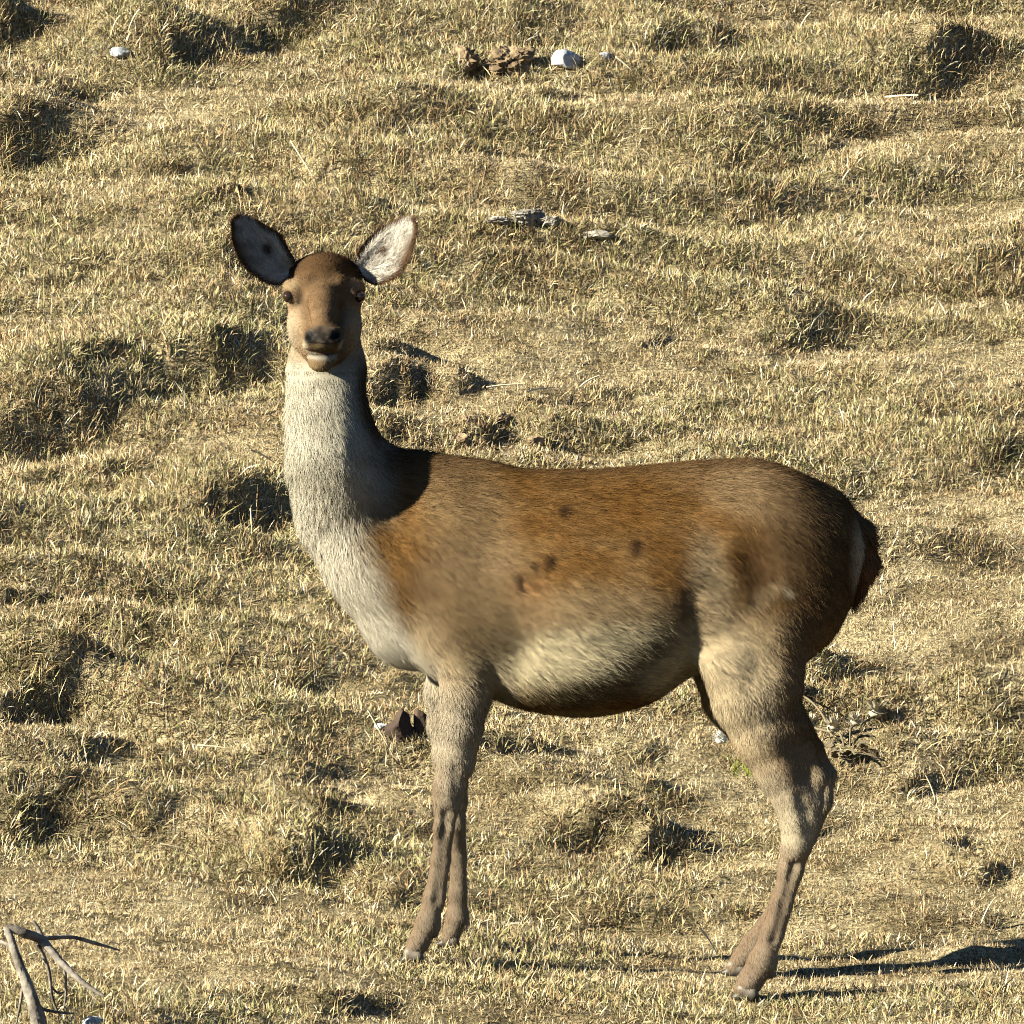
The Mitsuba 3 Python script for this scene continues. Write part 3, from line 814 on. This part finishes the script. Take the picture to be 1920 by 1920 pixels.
facing = (BN[BF].mean(1)[:, 1] < 0.35) * 0.85 + 0.15
headw = 1 + 1.2 * (BV[BF[:, 0], 2] < -1300) + 2.2 * ((BV[BF[:, 0], 2] > -700) & (BV[BF[:, 0], 0] < 720))
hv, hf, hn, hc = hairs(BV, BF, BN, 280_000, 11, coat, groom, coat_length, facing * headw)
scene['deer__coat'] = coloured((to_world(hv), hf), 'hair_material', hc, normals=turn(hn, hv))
label('deer__coat', kind='stuff')

# nose leather: the pad between the nostrils, a shade proud of the muzzle
m = nose_mask(BV) > 0.45
nf = BF[m[BF].all(1)]
used, inv = np.unique(nf, return_inverse=True)
NV = BV[used] + BN[used] * 0.7
nc = lerp((0.022, 0.018, 0.015), (0.070, 0.056, 0.042), sstep(0.4, 0.65, meshkit.fbm(NV / 7, 3, 8)))
nc = lerp(nc, np.array((0.004, 0.003, 0.003)), np.exp(-(((np.abs(NV[:, 0] - 608) - 24) / 11) ** 2 + ((-NV[:, 2] - 636) / 14) ** 2) ** 2))
nc = lerp(nc, np.array((0.13, 0.095, 0.062)), 0.85 * (1 - sstep(613, 628, -NV[:, 2])))
nc = lerp(nc, np.array((0.014, 0.011, 0.010)), 0.85 * np.exp(-(((NV[:, 0] - 603) / 8) ** 2 + ((-NV[:, 2] - 620) / 9) ** 2)))
scene['deer__nose'] = coloured((to_world(NV), inv.reshape(-1, 3)), 'nose_material', nc * TONE, normals=turn(BN[used], NV))
label('deer__nose', 'dark bare nose pad with two nostrils')


def numbered(base):
    k, n = base, 0
    while k in scene:
        n += 1
        k = f'{base}_{n:03d}'
    return k


# eyes
for s in (-1, 1):
    e = trimesh.creation.icosphere(3, 1.0)
    ev = np.array(e.vertices) * [12, 13, 11.5] + [608 + s * 66, -69, -556.5]
    scene[numbered('deer__eye')] = mikit.ply((to_world(ev), e.faces), 'eye_material', smooth=True)


# ears: cupped shells between the two traced rims
def resample(pts, n):
    pts = np.array(pts, float)
    s = np.concatenate([[0], np.cumsum(np.linalg.norm(np.diff(pts, axis=0), axis=1))])
    return np.stack([PchipInterpolator(s, pts[:, i])(np.linspace(0, s[-1], n)) for i in range(2)], 1)


def make_ear(inner, outer, out_sign):
    nu, nv = 44, 29
    A, Bq = resample(inner, nu), resample(outer, nu)
    u = np.linspace(0, 1, nu)[:, None]
    v = np.linspace(0, 1, nv)[None, :]
    XY = A[:, None] * (1 - v[..., None]) + Bq[:, None] * v[..., None]
    wid = np.linalg.norm(A - Bq, axis=1)[:, None]
    cup = 0.50 * wid * (v + 1e-9) ** 0.55 * (1 - v) ** 1.2
    outward = out_sign * (XY[..., 0] - 608) - 60
    depth = -24 - (0.36 if out_sign < 0 else 0.62) * outward * v ** 0.7 + cup + 10 * (1 - u) ** 2 - 0.10 * wid * np.exp(-((v - 0.17) / 0.10) ** 2) * (1 - sstep(0.45, 0.8, u))
    front = np.stack([XY[..., 0], depth, -XY[..., 1]], -1)
    idx = np.arange(nu * nv).reshape(nu, nv)
    q = np.stack([idx[:-1, :-1], idx[1:, :-1], idx[1:, 1:], idx[:-1, 1:]], -1).reshape(-1, 4)
    tri = np.vstack([q[:, [0, 1, 2]], q[:, [0, 2, 3]]])
    fn = vertex_normals(front.reshape(-1, 3), tri)
    if fn[:, 1].mean() > 0:
        tri = tri[:, ::-1]
        fn = -fn
    th = (5.5 * (1 - 0.55 * u) * (0.35 + 0.65 * (1 - (2 * v - 1) ** 2)) + 1.2).reshape(-1, 1)
    back = front.reshape(-1, 3) - fn * th
    rim = np.concatenate([idx[:, 0], idx[-1, 1:], idx[::-1, -1][1:], idx[0, ::-1][1:-1]])
    rn = np.roll(rim, -1)
    K = nu * nv
    V = np.vstack([front.reshape(-1, 3), back])
    w1 = np.vstack([np.stack([rim, rn, rn + K], 1), np.stack([rim, rn + K, rim + K], 1)])
    tm = trimesh.Trimesh(V, np.vstack([tri, tri[:, ::-1] + K, w1]), process=False)
    trimesh.repair.fix_normals(tm)
    F = np.array(tm.faces)
    U, VV = np.broadcast_to(u, (nu, nv)).ravel(), np.broadcast_to(v, (nu, nv)).ravel()
    rimd = np.minimum(np.minimum(VV, 1 - VV) * np.broadcast_to(wid, (nu, nv)).ravel(), (1 - U) * 110)
    n = meshkit.fbm(front.reshape(-1, 3) / 14, 3, 5)
    pale = lerp((0.34, 0.30, 0.25), (0.56, 0.53, 0.46), sstep(0.32, 0.6, n))
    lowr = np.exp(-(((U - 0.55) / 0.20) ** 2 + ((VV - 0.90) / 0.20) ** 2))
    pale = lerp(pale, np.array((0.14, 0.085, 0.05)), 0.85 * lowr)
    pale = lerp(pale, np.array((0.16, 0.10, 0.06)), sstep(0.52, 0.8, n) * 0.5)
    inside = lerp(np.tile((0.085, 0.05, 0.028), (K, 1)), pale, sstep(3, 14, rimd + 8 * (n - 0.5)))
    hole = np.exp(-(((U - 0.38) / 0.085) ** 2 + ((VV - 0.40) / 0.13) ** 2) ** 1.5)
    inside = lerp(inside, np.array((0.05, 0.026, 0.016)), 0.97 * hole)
    outside = np.tile((0.10, 0.062, 0.035), (K, 1)) * (0.7 + 0.6 * n[:, None])
    return V, F, np.vstack([inside, outside]), (A, Bq)


EAR_R = make_ear([(664, 492), (671, 480), (682, 459), (702, 438), (728, 421), (754, 409), (774, 412)],
                 [(686, 524), (704, 533), (722, 529), (746, 516), (763, 494), (775, 460), (781, 432), (774, 412)], 1)
EAR_L = make_ear([(553, 495), (547, 484), (536, 463), (522, 439), (498, 424), (472, 409), (452, 404)],
                 [(534, 522), (518, 534), (487, 522), (461, 502), (444, 474), (436, 446), (435, 418), (452, 404)], -1)
for ear, s in ((EAR_L, -1), (EAR_R, 1)):
    V, F, C, rims = ear
    key = numbered('deer__ear')
    N = vertex_normals(V, F)
    scene[key] = coloured((to_world(V), F), 'skin_material', C * TONE, normals=turn(N, V))
    tree = cKDTree(V)

    def ear_colour(P, Nn, C=C, tree=tree):
        return C[tree.query(P)[1]]

    base = np.array([608 + s * 72, 10, -515.0])

    def ear_groom(P, Nn, base=base):
        g = P - base
        g = g / (np.linalg.norm(g, axis=1, keepdims=True) + 1e-9) + 0.5 * (np.stack([meshkit.noise(P / 9, 40 + i) for i in range(3)], 1) - 0.5)
        g -= Nn * (g * Nn).sum(1, keepdims=True)
        return g / (np.linalg.norm(g, axis=1, keepdims=True) + 1e-9)

    def ear_length(P, Nn):
        inside = Nn[:, 1] < 0
        return np.where(inside, 15.0, 8.0), np.full(len(P), 0.5), np.where(inside, 0.42, 0.2)

    ev, ef, en, ec = hairs(V, F, N, 9000, 20 + s, ear_colour, ear_groom, ear_length)
    scene[key + '__ear_hair'] = coloured((to_world(ev), ef), 'hair_material', ec, normals=turn(en, ev))
    label(key + '__ear_hair', kind='stuff')
label('deer__ear', "shaded left ear of the picture, its hollow dark")
label('deer__ear_001', "sunlit right ear of the picture, pale inside with a brown spot")

# tail
tf = Field()
tf.chain([(1566, 962, 0, 26), (1598, 1008, 0, 34), (1608, 1055, 0, 30), (1598, 1098, 0, 18), (1594, 1120, 0, 9)], k=12)
TV, TF = surface(tf, (1540, -60, -1160), (1680, 60, -930), 3.0)
TV = smooth_mesh(TV, TF, 3)
TN = vertex_normals(TV, TF)


def tail_colour(P, N):
    n = meshkit.fbm(P / 16, 3, 12)
    c = lerp((0.10, 0.058, 0.03), (0.19, 0.10, 0.05), sstep(0.35, 0.65, n))
    c = lerp((0.17, 0.11, 0.06), c, sstep(960, 1010, -P[:, 2]))
    edge = sstep(0.45, 0.9, -N[:, 0]) * sstep(1010, 1040, -P[:, 2])
    return lerp(c, np.array((0.52, 0.44, 0.33)), 0.85 * edge)


scene['deer__tail'] = coloured((to_world(TV), TF), 'skin_material', tail_colour(TV, TN) * 0.85 * TONE, normals=turn(TN, TV))
label('deer__tail', 'short rusty tail with a pale edge')
tv, tfc, tn, tc = hairs(TV, TF, TN, 9000, 31, tail_colour, lambda P, N: (lambda g: g / (np.linalg.norm(g, axis=1, keepdims=True) + 1e-9))(np.array([0.15, 0, -1.0]) - N * (np.array([0.15, 0, -1.0]) @ N.T)[:, None]),
                        lambda P, N: (np.full(len(P), 26.0), np.full(len(P), 0.7), np.full(len(P), 0.24)))
scene['deer__tail__tail_hair'] = coloured((to_world(tv), tfc), 'hair_material', tc, normals=turn(tn, tv))
label('deer__tail__tail_hair', kind='stuff')

# hooves: two claws to a foot
for cx, cy, d, sc in ((773, 1790, D_NF, 0.92), (841, 1768, D_FF, 0.8), (1394, 1852, D_NH, 1.0), (1379, 1818, D_FH, 0.92)):
    for e in (-1, 1):
        hf_ = Field()
        z = d + 12 * e * sc
        hf_.cone((cx - 22 * sc, cy + 9 * sc, z - 2 * e), 6 * sc, (cx + 12 * sc, cy + 6 * sc, z), 12 * sc, k=8)
        hf_.cone((cx - 6 * sc, cy - 6 * sc, z), 11 * sc, (cx + 10 * sc, cy - 2 * sc, z), 11 * sc, k=8)
        V, F = surface(hf_, (cx - 60, z - 50, -cy - 50), (cx + 60, z + 50, -cy + 40), 3.0)
        V[:, 2] = np.maximum(V[:, 2], -cy - 15 * sc)
        N = vertex_normals(V, F)
        t = sstep(-cy - 12 * sc, -cy + 8 * sc, V[:, 2])
        scene[numbered('deer__hoof')] = coloured((to_world(V), F), 'hoof_material', lerp((0.035, 0.03, 0.026), (0.17, 0.145, 0.11), t) * TONE, normals=turn(N, V))
#@@END_DEER

# ------------------------------------------------------------------ stones, clods, sticks and plants


def scale_at(p):
    """Metres per photograph pixel at this distance."""
    return float((p - EYE) @ FWD) * S / DIST


def rock_mesh(size, seed, sub=3, rough_=0.28, cut=4, grit=0.0):
    r = np.random.default_rng(seed)
    m = trimesh.creation.icosphere(sub, 1.0)
    v = np.array(m.vertices)
    for _ in range(cut):                                    # flat broken faces
        n = r.normal(0, 1, 3)
        n /= np.linalg.norm(n)
        d = v @ n
        lim = r.uniform(0.45, 0.75)
        v = v - np.clip(d - lim, 0, None)[:, None] * n * 0.9
    v = v * (1 + rough_ * (meshkit.fbm(v * 1.6 + seed, 4, seed)[:, None] - 0.5) * 2)
    if grit:
        v = v * (1 + grit * (meshkit.fbm(v * 5 + seed, 3, seed + 1)[:, None] - 0.5) * 2)
    return v * np.asarray(size), np.array(m.faces)


def rock(name, px, py, w, h, text, cat, mat, seed, deep=0.8, sink=0.35, rz=0.0, group=None, **kw):
    p = on_ground(px, py + 0.35 * h)
    k = scale_at(p)
    v, fc = rock_mesh((w * k / 2, w * k / 2 * deep, h * k / 2 * 1.25), seed, **kw)
    c_, s_ = math.cos(rz), math.sin(rz)
    v = v @ np.array([[c_, s_, 0], [-s_, c_, 0], [0, 0, 1]])
    key = numbered(name)
    scene[key] = mikit.ply((v + p + [0, 0, h * k / 2 * (1 - sink)], fc), mat, smooth=35)
    label(key, text, cat, group)
    return key


rock('stone', 1062, 112, 58, 44, 'pale blue-grey angular stone at the top, right of the burrow', 'stone', 'stone_material', 3, cut=7, rough_=0.15)
rock('stone', 1134, 105, 24, 14, 'small white stone just right of the pale angular stone', 'stone', 'stone_material', 8)
rock('stone', 228, 98, 46, 22, 'low white stone lying in the grass at upper left', 'stone', 'stone_material', 14, cut=6)
rock('stone', 526, 906, 16, 10, 'tiny white stone beside the front of the neck', 'stone', 'stone_material', 27)
rock('stone', 176, 1917, 46, 20, 'pale buff stone cut off by the bottom edge', 'stone', 'stone_material', 33)
rock('flat_stone', 990, 408, 70, 24, 'largest grey flat stone above the deer, right of its ear', 'stone', 'grey_stone_material', 41, cut=5, rough_=0.5, sub=4, grit=0.4, sink=0.2)
rock('flat_stone', 936, 414, 56, 14, 'low grey flat stone, leftmost of the group above the deer', 'stone', 'grey_stone_material', 43, cut=5, rough_=0.5, sub=4, grit=0.4)
rock('flat_stone', 1036, 416, 60, 18, 'grey flat stone touching the right end of the largest flat stone', 'stone', 'grey_stone_material', 47, cut=5, rough_=0.5, sub=4, grit=0.4, sink=0.2)
rock('flat_stone', 1122, 440, 72, 14, 'thin grey flat stone on its own, rightmost of the group above the deer', 'stone', 'grey_stone_material', 51, cut=6)
rock('earth_mound', 956, 112, 84, 48, 'heap of bare ochre earth thrown out beside the burrow', 'earth mound', 'earth_material', 61, cut=2, rough_=0.55, sub=4, grit=0.35, sink=0.5)
rock('earth_mound', 866, 112, 56, 44, 'reddish bank of bare earth on the left of the dark burrow', 'earth mound', 'earth_material', 64, cut=3, rough_=0.55, sub=4, grit=0.35, sink=0.4)
rock('peat_clod', 752, 1366, 58, 60, 'black-brown clod of earth standing left of the forelegs', 'clod', 'peat_material', 71, deep=0.7, cut=7, rough_=0.3, sink=0.15)
rock('peat_clod', 790, 1362, 34, 54, 'narrow black-brown clod half hidden behind the foreleg', 'clod', 'peat_material', 74, deep=0.7, cut=6, sink=0.15)
rock('stone', 715, 1362, 30, 12, 'small flat pale stone left of the black-brown clod', 'stone', 'stone_material', 77)
rc = np.random.default_rng(12)
for i in range(11):
    rock('earth_clod', rc.uniform(850, 1085), rc.uniform(772, 828), rc.uniform(16, 34), rc.uniform(10, 20), 'crumbled clod of dry earth on the broken ground above the back', 'clod', 'earth_material', 90 + i,
         group='clods of broken earth above the back', sub=3, rough_=0.5, grit=0.3)


def tube_mesh(points, radii, sides=9, bumps=0.0, seed=0):
    """A bent stick: a smooth curve through the points with the radii, its ends closed."""
    P, R = np.asarray(points, float), np.asarray(radii, float)
    t = np.concatenate([[0], np.cumsum(np.linalg.norm(np.diff(P, axis=0), axis=1))])
    n = max(8, len(P) * 6)
    u = np.linspace(0, t[-1], n)
    C = np.stack([PchipInterpolator(t, P[:, i])(u) for i in range(3)], 1)
    r = PchipInterpolator(t, R)(u)
    D = np.gradient(C, axis=0)
    D /= np.linalg.norm(D, axis=1, keepdims=True) + 1e-12
    a = np.cross(D, [0.3, 0.9, 0.2])
    a /= np.linalg.norm(a, axis=1, keepdims=True)
    b = np.cross(D, a)
    ang = np.arange(sides) * 2 * np.pi / sides
    rr = r[:, None] * (1 + bumps * (meshkit.noise(np.stack([np.broadcast_to(u[:, None] * 60, (n, sides)), np.broadcast_to(2 * np.cos(ang), (n, sides)), np.broadcast_to(2 * np.sin(ang), (n, sides))], -1), seed) - 0.5))
    V = (C[:, None] + rr[..., None] * (np.cos(ang)[None, :, None] * a[:, None] + np.sin(ang)[None, :, None] * b[:, None])).reshape(-1, 3)
    i, j = np.meshgrid(np.arange(n - 1), np.arange(sides), indexing='ij')
    q = np.stack([i * sides + j, i * sides + (j + 1) % sides, (i + 1) * sides + (j + 1) % sides, (i + 1) * sides + j], -1).reshape(-1, 4)
    V = np.vstack([V, C[:1], C[-1:]])
    k = n * sides
    js = np.arange(sides)
    F = np.vstack([q[:, [0, 1, 2]], q[:, [0, 2, 3]], np.stack([(js + 1) % sides, js, js * 0 + k], 1), np.stack([(n - 1) * sides + js, (n - 1) * sides + (js + 1) % sides, js * 0 + k + 1], 1)])
    m = trimesh.Trimesh(V, F, process=False)
    trimesh.repair.fix_normals(m)
    return np.array(m.vertices), np.array(m.faces)


def at_depth(px, py, y):
    d = pixel_ray(px, py)
    return EYE + d * ((y - EYE[1]) / d[1])


# dead forked branch in the bottom left corner: it springs from the turf below the frame's edge
yb = float(on_ground(75, 1915)[1]) - 0.10
k = S * 0.97
for name, pts, rad in (('limb', [(84, 1990, 0.0), (72, 1915, 0.0), (52, 1850, 0.01), (30, 1790, 0.02), (13, 1737, 0.03)], [17, 15, 11, 8, 7]),
                       ('limb', [(13, 1737, 0.03), (42, 1748, 0.03), (76, 1762, 0.05), (112, 1802, 0.03), (150, 1838, 0.0), (196, 1868, -0.02)], [7, 9, 9, 7, 5.5, 2.5]),
                       ('twig', [(74, 1760, 0.05), (128, 1757, 0.10), (176, 1768, 0.15), (224, 1782, 0.2)], [5, 4, 3.5, 1.5]),
                       ('twig', [(80, 1762, 0.05), (72, 1742, 0.05), (62, 1726, 0.05)], [5, 4, 2]),
                       ('twig', [(30, 1788, 0.02), (12, 1770, 0.04), (-16, 1762, 0.06)], [5, 4, 3]),
                       ('twig', [(46, 1832, 0.01), (40, 1870, 0.03), (30, 1925, 0.04)], [4, 3, 2]),
                       ('twig', [(70, 1770, 0.06), (92, 1822, 0.08), (98, 1868, 0.09), (118, 1915, 0.10)], [4, 3.4, 2.6, 1.6]),
                       ('twig', [(96, 1850, 0.09), (112, 1862, 0.10), (128, 1852, 0.12)], [2.4, 2, 1.2]),
                       ('twig', [(118, 1806, 0.03), (124, 1850, 0.05), (120, 1890, 0.06)], [3.4, 2.6, 1.6]),
                       ('twig', [(60, 1880, 0.0), (96, 1896, 0.02), (140, 1900, 0.03)], [4, 3, 1.6])):
    key = numbered('dead_branch__' + name)
    P = [at_depth(x, y, yb + d) for x, y, d in pts]
    v, fc = tube_mesh(P, np.array(rad) * k, 10, 0.35, 5)
    scene[key] = mikit.ply((v, fc), 'bark_material', smooth=True)
label('dead_branch', 'grey forked dead branch sticking up from the bottom left corner', 'branch')

# dry thistle behind the hind legs
scene['papery_material'] = {'type': 'twosided', 'bsdf': {'type': 'diffuse', 'reflectance': {'type': 'rgb', 'value': [0.24, 0.21, 0.15]}}}
scene['pale_down_material'] = {'type': 'twosided', 'bsdf': {'type': 'diffuse', 'reflectance': {'type': 'rgb', 'value': [0.42, 0.41, 0.36]}}}
scene['dead_leaf_material'] = {'type': 'twosided', 'bsdf': {'type': 'diffuse', 'reflectance': {'type': 'rgb', 'value': [0.075, 0.062, 0.04]}}}
scene['straw_material'] = {'type': 'twosided', 'bsdf': {'type': 'diffuse', 'reflectance': {'type': 'rgb', 'value': [0.34, 0.29, 0.19]}}}
scene['green_blade_material'] = {'type': 'twosided', 'bsdf': {'type': 'diffuse', 'reflectance': {'type': 'rgb', 'value': [0.12, 0.13, 0.03]}}}
rt = np.random.default_rng(44)
root = on_ground(1585, 1405)
kt = scale_at(root)


def spiky_head(c, r, seed):
    """A dried thistle head: a low disc of pale bracts round a boss."""
    q = np.random.default_rng(seed)
    V, F = [], []
    b = trimesh.creation.icosphere(2, r * 0.5)
    V.append(np.array(b.vertices) * [1, 1, 0.7] + c)
    F.append(np.array(b.faces))
    o = len(V[0])
    n = 90
    tl = q.uniform(0, 2 * np.pi, n)
    el = q.uniform(-0.1, 1.2, n)
    d = np.stack([np.cos(tl) * np.cos(el), np.sin(tl) * np.cos(el), np.sin(el)], 1)
    s2 = np.stack([-np.sin(tl), np.cos(tl), 0 * tl], 1) * r * 0.13
    bs, tp = c + d * r * 0.4, c + d * r * q.uniform(0.85, 1.25, n)[:, None]
    V.append(np.stack([bs - s2, bs + s2, tp], 1).reshape(-1, 3))
    F.append(np.arange(3 * n).reshape(-1, 3) + o)
    return np.vstack(V), np.vstack(F)


heads = []
for i, (px, py, r) in enumerate(((1500, 1304, 17), (1519, 1366, 18), (1562, 1374, 21), (1604, 1362, 17), (1642, 1345, 22))):
    p = on_ground(px, py + 14) + [0, 0, 16 * kt]
    heads.append(p)
    key = numbered('dried_thistle__flower_head')
    v, fc = spiky_head(p + [0, 0, 6 * kt], r * kt * 1.25, 60 + i)
    scene[key] = mikit.ply((v, fc), 'papery_material', smooth=False)
    key = numbered('dried_thistle__stem')
    v, fc = tube_mesh([root + [0.01 * (i - 2), 0, -0.01], (root + p) / 2 + [0, 0, 0.015], p], [2.6 * kt, 2.2 * kt, 2 * kt], 6)
    scene[key] = mikit.ply((v, fc), 'dead_leaf_material', smooth=True)
pf = on_ground(1352, 1400)
v, fc = spiky_head(pf + [0, 0, 0.014], 21 * kt, 99)
scene['seed_head'] = mikit.ply((v, fc), 'pale_down_material', smooth=False)
label('seed_head', 'fluffy white seed head lying in the turf under the belly', 'seed head')
for i in range(16):
    ang = rt.uniform(0, 2 * np.pi)
    Ln, d = rt.uniform(22, 48) * kt, np.array([math.cos(ang), math.sin(ang), 0])
    sd = np.array([-d[1], d[0], 0])
    c0 = root + np.array([rt.uniform(-40, 40), rt.uniform(-30, 30), 0]) * kt
    c0[2] = ground_height(c0[0], c0[1])
    tt = np.linspace(0, 1, 9)
    mid = c0 + d * (tt * Ln)[:, None] + np.array([0, 0, 1]) * ((0.55 * tt * (1.1 - tt) * 2) * Ln * 0.8)[:, None]
    wv = np.where(np.arange(9) % 2, 1.0, 0.45) * (1 - tt) * 0.26 * Ln + 0.0006
    V = np.vstack([mid - sd * wv[:, None], mid + sd * wv[:, None] + [0, 0, 0.002]])
    F = np.array([[a, a + 1, a + 10] for a in range(8)] + [[a, a + 10, a + 9] for a in range(8)])
    scene[numbered('dried_thistle__leaf')] = mikit.ply((V, F), 'dead_leaf_material', smooth=True)
label('dried_thistle', 'dead thistle with pale round seed heads behind the hind leg', 'thistle')

# small living tuft behind the hind leg
p0 = on_ground(1395, 1446)
V, F = [], []
for i in range(70):
    ang, tl = rt.uniform(0, 2 * np.pi), rt.uniform(0.1, 1.0)
    b = p0 + np.array([rt.normal(0, 0.014), rt.normal(0, 0.014), 0])
    b[2] = ground_height(b[0], b[1]) - 0.003
    d = np.array([math.cos(ang) * math.sin(tl), math.sin(ang) * math.sin(tl), math.cos(tl)])
    sd = np.cross(d, [0.2, 0.9, 0.1])
    sd = sd / np.linalg.norm(sd) * 0.0016
    Ln = rt.uniform(0.018, 0.036)
    o = 3 * len(F)
    V += [b - sd, b + sd, b + d * Ln]
    F.append([o, o + 1, o + 2])
scene['green_tuft'] = mikit.ply((np.array(V), np.array(F)), 'green_blade_material')
label('green_tuft', 'small tuft of green grass in front of the near hind leg', 'grass tuft')

# single long straws lying in the turf
STALKS = ('thin leaning straw stalk left of the black-brown clod',
                             'pale straw lying above the withers, left of two others',
                             'pale straw lying above the broken earth, middle one of three',
                             'short pale straw above the back, right one of three',
                             "upright straw stalk right of the hind leg's hock",
                             'bent straw stalk just below the pale angular stone',
                             'pale stick lying in the dark hollow at upper right',
                             'bright straw lying flat below the dark hollow at upper right',
                             'short slanting straw in the grass below the upper right hollow',
                             'leaning stalk by the top edge, right of the white stone at upper left',
                             'upright stalk standing just above the white stone at upper left',
                             'upright stalk in the dark hollow left of the chest',
                             "long straw lying left of the shaded ear's tip",
                             'straw leaning in the grass in front of the hind feet',
                             "stalk standing in the deer's shadow at lower right",
                             'thin straw lying left of the neck',
                             'straw standing at lower left, under the dark hollow left of the foreleg',
                             'faint straw lying behind the shoulder',
                             'bright short straw below the rough bank at upper right',
                             'thin straw lying beside the dark bank at lower left',
                             'leaning stalk by the top edge, right of centre',
                             'grey straw lying flat left of the black-brown clod, further off')
for text, (x0, y0, x1, y1, up) in zip(STALKS, ((690, 1338, 738, 1428, 6), (912, 733, 985, 728, 6), (985, 742, 1040, 734, 8), (1090, 730, 1125, 712, 10), (1757, 1520, 1735, 1462, 30), (1154, 112, 1195, 150, 8), (1768, 138, 1800, 122, 12), (1660, 188, 1722, 186, 4),
                           (1580, 345, 1594, 325, 8), (262, 24, 240, 70, 30), (208, 76, 226, 36, 34), (470, 960, 472, 1010, 44), (545, 270, 590, 345, 6), (1310, 1745, 1345, 1800, 20), (1840, 1740, 1868, 1690, 26), (470, 850, 520, 880, 12),
                           (520, 1700, 500, 1672, 10), (760, 1000, 800, 1010, 5), (1425, 300, 1442, 318, 8), (300, 1590, 345, 1602, 6), (1500, 60, 1520, 30, 16), (370, 1405, 425, 1412, 5))):
    a, b = on_ground(x0, max(y0, y1)), on_ground(x1, max(y0, y1))
    kk = scale_at(a)
    a, b = a + [0, 0, (max(y0, y1) - y0) * kk + 0.008], b + [0, 0, (max(y0, y1) - y1) * kk + 0.010]
    c_ = (a + b) / 2 + [0, 0, up * kk * 0.25]
    v, fc = tube_mesh([a, c_, b], [1.9 * kk, 1.6 * kk, 0.9 * kk], 5)
    key = numbered('grass_stalk')
    scene[key] = mikit.ply((v, fc), 'straw_material', smooth=True)
    label(key, text, 'grass stalk', 'long pale grass stalks scattered over the slope')
